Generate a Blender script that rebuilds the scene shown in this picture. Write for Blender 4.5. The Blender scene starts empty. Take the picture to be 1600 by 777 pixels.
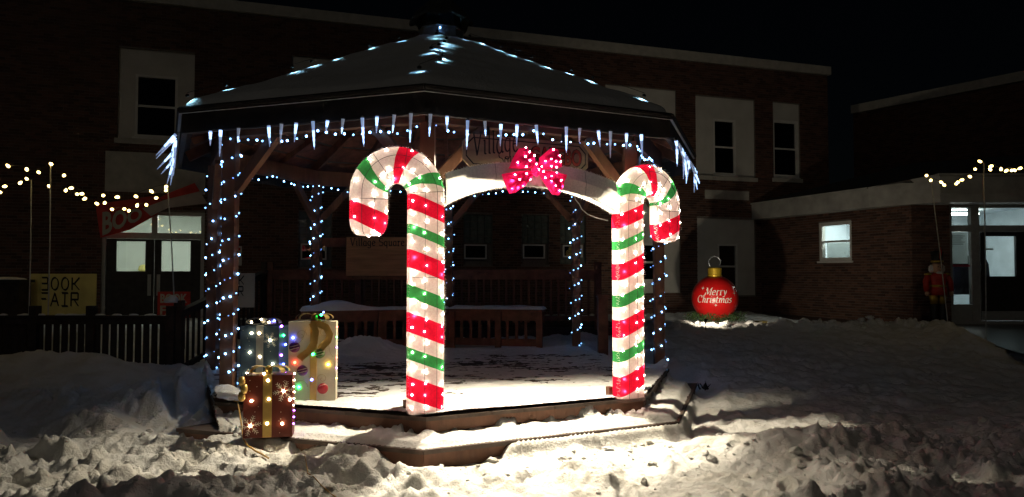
import bpy, math, random
import numpy as np
from mathutils import Vector, Matrix, Euler
random.seed(7)
SC = bpy.context.scene
COL = SC.collection
# ------------------------------------------------------------------ camera, world, sun
FPX, CAMZ, PITCH = 1120.0, 1.63, math.atan((427 - 388.5) / 1120.0)
cam_d = bpy.data.cameras.new('camera')
cam_d.sensor_width = 36.0
cam_d.lens = 36.0 * FPX / 1600.0
cam_d.clip_start, cam_d.clip_end = 0.05, 500
cam = bpy.data.objects.new('camera', cam_d)
COL.objects.link(cam)
cam.location = (0, 0, CAMZ)
cam.rotation_euler = (math.pi / 2 + PITCH, 0, 0)
SC.camera = cam
w = bpy.data.worlds.new('World')
SC.world = w
w.use_nodes = True
nt = w.node_tree
bg = nt.nodes['Background']
sky = nt.nodes.new('ShaderNodeTexSky')
sky.sky_type = 'NISHITA'
sky.sun_disc = False
SUN_EL, SUN_AZ = math.radians(24), math.radians(190)     # street light glow from behind the camera
sky.sun_elevation = SUN_EL
sky.sun_rotation = SUN_AZ
nt.links.new(sky.outputs[0], bg.inputs[0])
bg.inputs[1].default_value = 0.00020
sd = bpy.data.lights.new('night_sun', 'SUN')
sd.energy = 0.047
sd.angle = math.radians(6)
sd.color = (1.0, 0.93, 0.80)
so = bpy.data.objects.new('night_sun', sd)
COL.objects.link(so)
sdir = Vector((math.sin(SUN_AZ) * math.cos(SUN_EL), math.cos(SUN_AZ) * math.cos(SUN_EL), math.sin(SUN_EL)))
so.rotation_euler = sdir.to_track_quat('Z', 'Y').to_euler()
SC.view_settings.view_transform = 'Standard'
SC.view_settings.look = 'None'
SC.view_settings.exposure = 0.0
SC.view_settings.gamma = 1.0
SC.view_settings.use_curve_mapping = False
SC.cycles.use_denoising = True
SC.cycles.max_bounces = 6
SC.cycles.transparent_max_bounces = 8
SC.cycles.sample_clamp_indirect = 3.0

# ------------------------------------------------------------------ helpers
CP, SP = math.cos(PITCH), math.sin(PITCH)
def ray(px, py):
    a, b = (px - 800) / FPX, -(py - 388.5) / FPX
    return a, CP - b * SP, SP + b * CP
def at(px, py, Y):                      # the point seen at a pixel of the photograph, at distance Y
    a, y, z = ray(px, py)
    k = Y / y
    return Vector((a * k, Y, CAMZ + z * k))
def atz(px, py, z0):                    # ... on the level plane z0
    a, y, z = ray(px, py)
    k = (z0 - CAMZ) / z
    return Vector((a * k, y * k, z0))

WL = {}
def tag(o, label=None, cat=None, group=None, kind=None):
    if label: o['label'] = label
    if cat: o['category'] = cat
    if group: o['group'] = group
    if kind: o['kind'] = kind
    return o
def empty(name, loc, label, cat, group=None):
    o = bpy.data.objects.new(name, None)
    o.empty_display_size = 0.2
    COL.objects.link(o)
    o.location = loc
    WL[o.name] = Vector(loc)
    return tag(o, label, cat, group)
def mesh_from(name, v, f, mats, mi=None, smooth=False):
    me = bpy.data.meshes.new(name)
    me.from_pydata([tuple(p) for p in v], [], f)
    for m in (mats if isinstance(mats, (list, tuple)) else [mats]):
        me.materials.append(m)
    if mi is not None and len(mi):
        me.polygons.foreach_set('material_index', mi)
    if smooth:
        me.polygons.foreach_set('use_smooth', [True] * len(me.polygons))
    me.update()
    return me
def link(name, me, parent=None, loc=None, rot=None, scale=None):
    o = bpy.data.objects.new(name, me)
    COL.objects.link(o)
    base = WL[parent.name] if parent else Vector((0, 0, 0))
    if parent: o.parent = parent
    if loc is not None: o.location = Vector(loc) - base
    if rot is not None: o.rotation_euler = rot
    if scale is not None: o.scale = scale if isinstance(scale, (tuple, list)) else (scale,) * 3
    WL[o.name] = Vector(loc) if loc is not None else Vector((0, 0, 0)) + base
    return o
class MB:
    def __init__(s): s.v, s.f, s.m = [], [], []
    def add(s, vs, fs, m=0):
        k = len(s.v)
        s.v += [Vector(p) for p in vs]
        s.f += [tuple(i + k for i in q) for q in fs]
        s.m += [m] * len(fs)
        return s
    def obox(s, o, a, b, c, m=0):       # corner o and three edge vectors
        o, a, b, c = map(Vector, (o, a, b, c))
        vs = [o, o + a, o + a + b, o + b, o + c, o + a + c, o + a + b + c, o + b + c]
        fs = [(0, 3, 2, 1), (4, 5, 6, 7), (0, 1, 5, 4), (1, 2, 6, 5), (2, 3, 7, 6), (3, 0, 4, 7)]
        if a.cross(b).dot(c) < 0: fs = [q[::-1] for q in fs]
        return s.add(vs, fs, m)
    def box(s, c, sz, m=0):
        c = Vector(c)
        return s.obox(c - Vector(sz) / 2, (sz[0], 0, 0), (0, sz[1], 0), (0, 0, sz[2]), m)
    def bar(s, p, q, wd, ht, up=(0, 0, 1), m=0):   # rectangular bar from p to q
        p, q = Vector(p), Vector(q)
        d = (q - p).normalized()
        sd = d.cross(Vector(up))
        if sd.length < 1e-4: sd = d.cross(Vector((1, 0, 0)))
        sd.normalize()
        u = sd.cross(d).normalized()
        return s.obox(p - sd * wd / 2 - u * ht / 2, q - p, sd * wd, u * ht, m)
    def tube(s, path, r, n=6, m=0, cap=True):
        path = [Vector(p) for p in path]
        k = len(s.v)
        prev = None
        for i, p in enumerate(path):
            t = (path[min(i + 1, len(path) - 1)] - path[max(i - 1, 0)]).normalized()
            if prev is None:
                a = t.orthogonal().normalized()
            else:
                a = prev - t * prev.dot(t)
                a = a.normalized() if a.length > 1e-5 else t.orthogonal().normalized()
            prev = a
            b = t.cross(a)
            rr = r[i] if isinstance(r, (list, tuple)) else r
            for j in range(n):
                th = 2 * math.pi * j / n
                s.v.append(p + (a * math.cos(th) + b * math.sin(th)) * rr)
        for i in range(len(path) - 1):
            for j in range(n):
                j2 = (j + 1) % n
                s.f.append((k + i * n + j, k + i * n + j2, k + (i + 1) * n + j2, k + (i + 1) * n + j))
                s.m.append(m)
        if cap:
            s.f.append(tuple(k + j for j in range(n))[::-1]); s.m.append(m)
            e = k + (len(path) - 1) * n
            s.f.append(tuple(e + j for j in range(n))); s.m.append(m)
        return s
    def lathe(s, c, prof, n=16, m=0, ax=(0, 0, 1)):   # prof: (radius, height)
        c = Vector(c)
        q = Vector((0, 0, 1)).rotation_difference(Vector(ax))
        k = len(s.v)
        for r, h in prof:
            for j in range(n):
                th = 2 * math.pi * j / n
                s.v.append(c + q @ Vector((r * math.cos(th), r * math.sin(th), h)))
        for i in range(len(prof) - 1):
            for j in range(n):
                j2 = (j + 1) % n
                s.f.append((k + i * n + j, k + i * n + j2, k + (i + 1) * n + j2, k + (i + 1) * n + j)); s.m.append(m)
        s.f.append(tuple(k + j for j in range(n))[::-1]); s.m.append(m)
        e = k + (len(prof) - 1) * n
        s.f.append(tuple(e + j for j in range(n))); s.m.append(m)
        return s
    def prism(s, poly, ext, m=0):       # planar polygon of 3-D points pushed along ext
        poly = [Vector(p) for p in poly]
        n = len(poly)
        ext = Vector(ext)
        vs = poly + [p + ext for p in poly]
        fs = [tuple(range(n))[::-1], tuple(range(n, 2 * n))]
        fs += [(i, (i + 1) % n, n + (i + 1) % n, n + i) for i in range(n)]
        return s.add(vs, fs, m)
    def build(s, name, mats, parent=None, smooth=False):
        base = WL[parent.name] if parent else Vector((0, 0, 0))
        me = mesh_from(name, [p - base for p in s.v], s.f, mats, s.m, smooth)
        o = bpy.data.objects.new(name, me)
        COL.objects.link(o)
        if parent: o.parent = parent
        WL[o.name] = base.copy()
        return o

# ------------------------------------------------------------------ materials
def mat(name, col, rough=0.7, metal=0.0, noise=None, bump=0.0, bscale=40.0, emis=None, spec=0.3, var=0.25, stretch=(1, 1, 1)):
    m = bpy.data.materials.new(name)
    m.use_nodes = True
    t = m.node_tree
    p = t.nodes['Principled BSDF']
    p.inputs['Base Color'].default_value = (*col, 1)
    p.inputs['Roughness'].default_value = rough
    p.inputs['Metallic'].default_value = metal
    p.inputs['Specular IOR Level'].default_value = spec
    tc = None
    if noise or bump:
        tc = t.nodes.new('ShaderNodeTexCoord')
        mp = t.nodes.new('ShaderNodeMapping')
        mp.inputs['Scale'].default_value = stretch
        t.links.new(tc.outputs['Object'], mp.inputs['Vector'])
    if noise:
        n = t.nodes.new('ShaderNodeTexNoise')
        n.inputs['Scale'].default_value = noise
        n.inputs['Detail'].default_value = 6
        t.links.new(mp.outputs[0], n.inputs['Vector'])
        r = t.nodes.new('ShaderNodeValToRGB')
        r.color_ramp.elements[0].position = 0.3
        r.color_ramp.elements[1].position = 0.7
        r.color_ramp.elements[0].color = (*[c * (1 - var) for c in col], 1)
        r.color_ramp.elements[1].color = (*[min(1, c * (1 + var)) for c in col], 1)
        t.links.new(n.outputs['Fac'], r.inputs[0])
        t.links.new(r.outputs[0], p.inputs['Base Color'])
    if bump:
        n2 = t.nodes.new('ShaderNodeTexNoise')
        n2.inputs['Scale'].default_value = bscale
        n2.inputs['Detail'].default_value = 8
        t.links.new(mp.outputs[0], n2.inputs['Vector'])
        b = t.nodes.new('ShaderNodeBump')
        b.inputs['Strength'].default_value = bump
        b.inputs['Distance'].default_value = 0.02
        t.links.new(n2.outputs['Fac'], b.inputs['Height'])
        t.links.new(b.outputs[0], p.inputs['Normal'])
    if emis:
        p.inputs['Emission Color'].default_value = (*emis[:3], 1)
        p.inputs['Emission Strength'].default_value = emis[3]
    return m
def emit(name, col, s):
    return mat(name, (0.8, 0.8, 0.8), 0.4, emis=(*col, s))
def fabric(name, col, trans=0.5):
    m = bpy.data.materials.new(name)
    m.use_nodes = True
    t = m.node_tree
    for n in list(t.nodes): t.nodes.remove(n)
    out = t.nodes.new('ShaderNodeOutputMaterial')
    mix = t.nodes.new('ShaderNodeMixShader')
    d = t.nodes.new('ShaderNodeBsdfDiffuse')
    tr = t.nodes.new('ShaderNodeBsdfTranslucent')
    tc = t.nodes.new('ShaderNodeTexCoord')
    n = t.nodes.new('ShaderNodeTexNoise'); n.inputs['Scale'].default_value = 55; n.inputs['Detail'].default_value = 5
    t.links.new(tc.outputs['Object'], n.inputs['Vector'])
    r = t.nodes.new('ShaderNodeValToRGB')
    r.color_ramp.elements[0].position = 0.25; r.color_ramp.elements[1].position = 0.75
    r.color_ramp.elements[0].color = (*[c * 0.86 for c in col], 1)
    r.color_ramp.elements[1].color = (*[min(1, c * 1.15) for c in col], 1)
    t.links.new(n.outputs['Fac'], r.inputs[0])
    b = t.nodes.new('ShaderNodeBump'); b.inputs['Strength'].default_value = 0.2; b.inputs['Distance'].default_value = 0.006
    t.links.new(n.outputs['Fac'], b.inputs['Height'])
    for s in (d, tr):
        t.links.new(r.outputs[0], s.inputs['Color'])
        t.links.new(b.outputs[0], s.inputs['Normal'])
    mix.inputs[0].default_value = trans
    t.links.new(d.outputs[0], mix.inputs[1]); t.links.new(tr.outputs[0], mix.inputs[2])
    t.links.new(mix.outputs[0], out.inputs[0])
    return m
def glass_mat(name, tint=(0.9, 0.95, 0.95), refl=0.12, rough=0.03):
    m = bpy.data.materials.new(name)
    m.use_nodes = True
    t = m.node_tree
    for n in list(t.nodes): t.nodes.remove(n)
    out = t.nodes.new('ShaderNodeOutputMaterial')
    mix = t.nodes.new('ShaderNodeMixShader')
    a = t.nodes.new('ShaderNodeBsdfTransparent'); a.inputs[0].default_value = (*tint, 1)
    g = t.nodes.new('ShaderNodeBsdfGlossy'); g.inputs['Roughness'].default_value = rough
    mix.inputs[0].default_value = refl
    t.links.new(a.outputs[0], mix.inputs[1]); t.links.new(g.outputs[0], mix.inputs[2])
    t.links.new(mix.outputs[0], out.inputs[0])
    return m
def brick_mat(name, base):
    m = mat(name, base, 0.85, noise=None, bump=0.35, bscale=60)
    t = m.node_tree
    p = t.nodes['Principled BSDF']
    a = t.nodes.new('ShaderNodeAttribute'); a.attribute_name = 'tone'
    oi = t.nodes.new('ShaderNodeObjectInfo')
    ad = t.nodes.new('ShaderNodeMath'); ad.operation = 'ADD'
    t.links.new(a.outputs['Fac'], ad.inputs[0]); t.links.new(oi.outputs['Random'], ad.inputs[1])
    fr = t.nodes.new('ShaderNodeMath'); fr.operation = 'FRACT'
    t.links.new(ad.outputs[0], fr.inputs[0])
    r = t.nodes.new('ShaderNodeValToRGB')
    r.color_ramp.elements[0].color = (*[c * 0.55 for c in base], 1)
    r.color_ramp.elements[1].color = (base[0] * 1.35, base[1] * 1.3, base[2] * 1.2, 1)
    t.links.new(fr.outputs[0], r.inputs[0])
    t.links.new(r.outputs[0], p.inputs['Base Color'])
    return m
def snow_mat(name, col=(0.82, 0.82, 0.82), dirt=0.18):
    m = mat(name, col, 0.65, bump=None)
    t = m.node_tree
    p = t.nodes['Principled BSDF']
    tc = t.nodes.new('ShaderNodeTexCoord')
    n = t.nodes.new('ShaderNodeTexNoise'); n.inputs['Scale'].default_value = 3.0; n.inputs['Detail'].default_value = 9
    t.links.new(tc.outputs['Object'], n.inputs['Vector'])
    r = t.nodes.new('ShaderNodeValToRGB')
    r.color_ramp.elements[0].position = 0.36; r.color_ramp.elements[1].position = 0.56
    r.color_ramp.elements[0].color = (*[c * (1 - dirt * k) for c, k in zip(col, (0.9, 1, 1.25))], 1)
    r.color_ramp.elements[1].color = (*col, 1)
    t.links.new(n.outputs['Fac'], r.inputs[0])
    t.links.new(r.outputs[0], p.inputs['Base Color'])
    n2 = t.nodes.new('ShaderNodeTexNoise'); n2.inputs['Scale'].default_value = 30; n2.inputs['Detail'].default_value = 10; n2.inputs['Roughness'].default_value = 0.7
    t.links.new(tc.outputs['Object'], n2.inputs['Vector'])
    b = t.nodes.new('ShaderNodeBump'); b.inputs['Strength'].default_value = 0.95; b.inputs['Distance'].default_value = 0.03
    t.links.new(n2.outputs['Fac'], b.inputs['Height'])
    t.links.new(b.outputs[0], p.inputs['Normal'])
    return m
M = {}
M['snow'] = snow_mat('snow', (0.83, 0.825, 0.81), 0.16)
M['snow_clean'] = snow_mat('clean_snow', (0.84, 0.84, 0.84), 0.08)
M['wood'] = mat('brown_stained_wood', (0.115, 0.052, 0.03), 0.6, noise=7, bump=0.3, bscale=30, var=0.35, stretch=(1, 1, 0.25))
M['deck'] = mat('deck_wood', (0.065, 0.045, 0.036), 0.6, noise=9, bump=0.3, bscale=35, var=0.4, stretch=(0.2, 2, 1))
M['darkwood'] = mat('dark_stained_wood', (0.13, 0.055, 0.036), 0.65, noise=8, bump=0.3, var=0.4)
M['fence'] = mat('weathered_dark_wood', (0.035, 0.024, 0.02), 0.7, noise=8, bump=0.3, var=0.4)
M['fascia'] = mat('black_brown_fascia', (0.022, 0.018, 0.017), 0.75, noise=5, bump=0.3, var=0.4)
M['shingle'] = mat('grey_shingle', (0.06, 0.06, 0.06), 0.9, noise=12, bump=0.4)
M['metal'] = mat('galvanised_flashing', (0.45, 0.48, 0.5), 0.35, 0.7, noise=20, var=0.2)
M['copper'] = mat('dark_cupola', (0.05, 0.055, 0.055), 0.6, noise=10, var=0.4)
M['brick'] = brick_mat('red_brown_brick', (0.105, 0.055, 0.041))
M['mortar'] = mat('mortar', (0.17, 0.15, 0.13), 0.95, noise=30, bump=0.4)
M['stone'] = mat('pale_limestone', (0.42, 0.40, 0.35), 0.85, noise=6, bump=0.3, var=0.14)
M['panel'] = mat('cream_infill_panel', (0.52, 0.50, 0.45), 0.8, noise=2.2, bump=0.2, var=0.10)
M['whitepaint'] = mat('white_painted_wood', (0.62, 0.61, 0.57), 0.6, noise=4, bump=0.2, var=0.1)
M['fasciapaint'] = mat('greyed_white_fascia', (0.36, 0.35, 0.32), 0.7, noise=3, bump=0.25, var=0.22)
M['greyframe'] = mat('grey_aluminium', (0.35, 0.35, 0.34), 0.45, 0.3, noise=15, var=0.1)
M['blackframe'] = mat('dark_bronze_frame', (0.03, 0.026, 0.024), 0.5, noise=10, var=0.3)
M['darkglass'] = glass_mat('dark_window_glass', (0.35, 0.38, 0.42), 0.10)
M['glass'] = glass_mat('clear_glass', (0.92, 0.96, 0.95), 0.06)
M['glassblock'] = mat('glass_block', (0.10, 0.12, 0.11), 0.25, noise=9, bump=0.4, bscale=20, spec=0.5)
M['asphalt'] = mat('wet_asphalt', (0.045, 0.047, 0.05), 0.28, noise=1.3, bump=0.5, bscale=25, var=0.5, spec=0.5)
M['roomwall'] = mat('pale_room_wall', (0.62, 0.65, 0.60), 0.8, noise=3, var=0.05)
M['roomblue'] = mat('cool_room_wall', (0.52, 0.58, 0.62), 0.8, noise=3, var=0.1)
M['dark'] = mat('dark_room', (0.02, 0.02, 0.022), 0.9, noise=3)
M['cable'] = mat('black_cable', (0.02, 0.02, 0.02), 0.5, noise=20)
M['whitecable'] = mat('white_cable', (0.7, 0.68, 0.62), 0.5, noise=20)
M['orangecable'] = mat('tan_extension_cord', (0.42, 0.25, 0.07), 0.5, noise=20)
M['fabwhite'] = fabric('white_lit_fabric', (0.95, 0.85, 0.82), 0.55)
M['fabred'] = fabric('red_lit_fabric', (0.74, 0.012, 0.05))
M['fabgreen'] = fabric('green_lit_fabric', (0.035, 0.26, 0.07))
M['fabarch'] = fabric('white_arch_fabric', (0.80, 0.78, 0.73), 0.13)
M['tinsel'] = mat('white_tinsel', (0.8, 0.78, 0.72), 0.5, noise=60)
M['fabbow'] = fabric('red_bow_fabric', (0.97, 0.045, 0.24), 0.62)
M['warmbulb'] = emit('warm_bulb', (1.0, 0.78, 0.62), 205)
M['bowbulb'] = emit('pink_bow_bulb', (1.0, 0.28, 0.40), 125)
M['giftbulb'] = emit('warm_gift_bulb', (1.0, 0.78, 0.45), 48)
M['coolbulb'] = emit('cool_white_led', (0.20, 0.48, 1.0), 16)
M['coolmid'] = emit('cool_white_led_mid', (0.19, 0.46, 1.0), 5.0)
M['cooldim'] = emit('cool_white_led_dim', (0.16, 0.36, 1.0), 1.6)
M['roofbulb'] = emit('roof_led', (0.36, 0.75, 1.0), 300)
M['strandbulb'] = emit('yellow_strand_bulb', (1.0, 0.70, 0.22), 9.0)
M['ice_hi'] = emit('icicle_bright', (0.34, 0.56, 1.0), 2.8)
M['ice_mid'] = emit('icicle_mid', (0.36, 0.55, 1.0), 0.42)
M['ice_lo'] = emit('icicle_dim', (0.5, 0.62, 0.9), 0.16)
for k, c in dict(led_red=(1, 0.06, 0.03), led_green=(0.02, 1, 0.25), led_blue=(0.08, 0.12, 1), led_yellow=(1, 0.6, 0.08), led_violet=(0.4, 0.1, 1)).items():
    M[k] = emit(k, c, 30)
M['tube'] = emit('fluorescent_tube', (0.97, 1.0, 0.92), 28.0)
M['burgundy'] = mat('burgundy_gift_wrap', (0.11, 0.020, 0.012), 0.5, noise=5, bump=0.15, var=0.25)
M['teal'] = mat('dark_teal_gift_wrap', (0.06, 0.10, 0.14), 0.5, noise=5, bump=0.15, var=0.25)
M['ivory'] = mat('ivory_gift_wrap', (0.80, 0.75, 0.58), 0.55, noise=6, bump=0.15, var=0.08)
M['gold'] = mat('gold_ribbon', (0.55, 0.38, 0.12), 0.32, 0.6, noise=8, var=0.2)
M['silver'] = mat('silver_ribbon', (0.55, 0.55, 0.52), 0.35, 0.5, noise=8, var=0.2)
M['goldline'] = mat('gold_print', (0.45, 0.33, 0.12), 0.5, noise=10)
M['printwhite'] = mat('white_print', (0.75, 0.73, 0.65), 0.6, noise=12)
M['ornred'] = mat('print_ornament_red', (0.30, 0.02, 0.03), 0.35, noise=9)
M['ornpurple'] = mat('print_ornament_purple', (0.10, 0.02, 0.10), 0.35, noise=9)
M['orngreen'] = mat('print_ornament_green', (0.06, 0.12, 0.03), 0.35, noise=9)
M['ballred'] = mat('glossy_red_ornament', (0.62, 0.012, 0.012), 0.28, noise=4, var=0.1, spec=0.5)
M['ballgold'] = mat('yellow_gold_cap', (0.55, 0.36, 0.03), 0.4, 0.4, noise=8)
M['signtan'] = mat('tan_sign_board', (0.34, 0.25, 0.17), 0.7, noise=5, bump=0.25, var=0.2, stretch=(0.3, 0.3, 3))
M['signwood'] = mat('plain_wood_sign', (0.50, 0.27, 0.13), 0.7, noise=6, bump=0.25, var=0.25, stretch=(0.3, 0.3, 4))
M['ink'] = mat('black_lettering', (0.015, 0.014, 0.018), 0.6, noise=9)
M['signred'] = mat('sign_red_letters', (0.30, 0.05, 0.035), 0.6, noise=9)
M['yellowsign'] = mat('pale_yellow_board', (0.68, 0.60, 0.22), 0.8, noise=3, var=0.12)
M['creamsign'] = mat('cream_board', (0.45, 0.44, 0.36), 0.8, noise=3, var=0.12)
M['bannerred'] = mat('red_banner_vinyl', (0.50, 0.04, 0.03), 0.6, noise=4, bump=0.2, bscale=8, var=0.2)
M['bannerback'] = mat('banner_reverse', (0.45, 0.38, 0.34), 0.7, noise=4, bump=0.2, bscale=8, var=0.15)
M['leaf'] = mat('evergreen_needles', (0.05, 0.10, 0.03), 0.7, noise=12, var=0.4)
M['yellowbox'] = mat('yellow_plastic', (0.26, 0.21, 0.07), 0.6, noise=6)
M['stake'] = mat('pale_fibreglass_stake', (0.5, 0.5, 0.47), 0.6, noise=15)
M['nut_red'] = mat('nutcracker_red_coat', (0.40, 0.03, 0.02), 0.5, noise=6)
M['nut_black'] = mat('nutcracker_black', (0.015, 0.015, 0.015), 0.5, noise=6)
M['nut_white'] = mat('nutcracker_white_hair', (0.6, 0.6, 0.57), 0.7, noise=20)
M['nut_gold'] = mat('nutcracker_gold', (0.5, 0.33, 0.06), 0.4, 0.5, noise=9)
M['skin'] = mat('painted_face', (0.5, 0.3, 0.2), 0.6, noise=6)
M['purple'] = mat('purple_cloth', (0.22, 0.12, 0.5), 0.8, noise=6)
M['paper'] = fabric('white_paper_notice', (0.7, 0.74, 0.74), 0.6)
M['coat'] = mat('dark_coat', (0.03, 0.03, 0.04), 0.9, noise=12)
M['redbin'] = mat('red_plastic', (0.45, 0.02, 0.05), 0.5, noise=6)

# ------------------------------------------------------------------ numpy noise
def vnoise(x, y, seed=0):
    xi, yi = np.floor(x).astype(np.int64), np.floor(y).astype(np.int64)
    xf, yf = x - xi, y - yi
    def h(a, b):
        n = (a * 374761393 + b * 668265263 + seed * 1442695041) & 0x7fffffff
        n = ((n ^ (n >> 13)) * 1274126177) & 0x7fffffff
        return ((n ^ (n >> 16)) & 0xffff) / 65535.0
    u, v = xf * xf * xf * (xf * (xf * 6 - 15) + 10), yf * yf * yf * (yf * (yf * 6 - 15) + 10)
    a = h(xi, yi) * (1 - u) + h(xi + 1, yi) * u
    b = h(xi, yi + 1) * (1 - u) + h(xi + 1, yi + 1) * u
    return a * (1 - v) + b * v
def fbm(x, y, seed=0, o=5):
    s, a, t = 0, 0.5, 0
    for i in range(o):
        s = s + a * vnoise(x * 2 ** i + 17.3 * i, y * 2 ** i - 9.1 * i, seed + i); t += a; a *= 0.5
    return s / t
def clumps(x, y, cell, seed):           # rounded chunks scattered over a jittered grid
    gx, gy = x / cell, y / cell
    xi, yi = np.floor(gx).astype(np.int64), np.floor(gy).astype(np.int64)
    out = np.zeros_like(x)
    def h(a, b, s):
        n = (a * 73856093 + b * 19349663 + s * 83492791) & 0x7fffffff
        n = ((n ^ (n >> 13)) * 1274126177) & 0x7fffffff
        return ((n ^ (n >> 15)) & 0xffff) / 65535.0
    for dx in (-1, 0, 1):
        for dy in (-1, 0, 1):
            a, b = xi + dx, yi + dy
            cx, cy = a + h(a, b, seed), b + h(a, b, seed + 1)
            r = 0.35 + 0.5 * h(a, b, seed + 2)
            hh = h(a, b, seed + 3) ** 1.6
            d2 = ((gx - cx) ** 2 + ((gy - cy) * 1.1) ** 2) / r ** 2
            out = np.maximum(out, hh * np.sqrt(np.clip(1 - d2, 0, 1)))
    return out * cell
def sstep(a, b, x):
    t = np.clip((x - a) / (b - a), 0, 1)
    return t * t * (3 - 2 * t)
def gauss(x, y, cx, cy, sx, sy):
    return np.exp(-((x - cx) / sx) ** 2 - ((y - cy) / sy) ** 2)

# ------------------------------------------------------------------ gazebo plan
GC = Vector((-0.945, 9.454, 0))
ROT = math.radians(3.35)
FLOOR = 0.38
NAMES = 'ABCDEFGH'
def oct_pt(k, R, z=0.0):
    a = math.radians(-90 + 45 * k) + ROT
    return Vector((GC.x + R * math.cos(a), GC.y + R * math.sin(a), z))
POST_PX = dict(A=668, B=985, C=1029, D=900, E=701, F=494, G=334, H=359)
posts = []
for k, n in enumerate(NAMES):
    p = oct_pt(k, 2.85)
    posts.append(Vector(((POST_PX[n] - 800) / FPX * p.y, p.y, 0)))
plat = [oct_pt(k, 3.10) for k in range(8)]
for k, (px, py) in {0: (666, 652), 1: (1006, 621), 2: (1044, 576), 7: (338, 628)}.items():
    q = atz(px, py, FLOOR); plat[k] = Vector((q.x, q.y, 0))
def offset_poly(poly, d):
    out = []
    n = len(poly)
    for i in range(n):
        p0, p1, p2 = poly[i - 1], poly[i], poly[(i + 1) % n]
        e1, e2 = (p1 - p0).normalized(), (p2 - p1).normalized()
        n1, n2 = Vector((e1.y, -e1.x, 0)), Vector((e2.y, -e2.x, 0))
        b = (n1 + n2).normalized()
        out.append(p1 + b * d / max(0.3, b.dot(n1)))
    return out
tread = offset_poly(plat, 0.36)
def sdist(poly, x, y):
    d = np.full(np.shape(x), -1e9)
    n = len(poly)
    for i in range(n):
        p, q = poly[i], poly[(i + 1) % n]
        e = (q - p).normalized()
        d = np.maximum(d, (x - p.x) * e.y - (y - p.y) * e.x)
    return d
TREAD_Z = 0.19
def beyond(k, x, y):                   # outside the line of platform side k
    p, q = plat[k], plat[(k + 1) % 8]
    e = (q - p).normalized()
    return (x - p.x) * e.y - (y - p.y) * e.x

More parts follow.
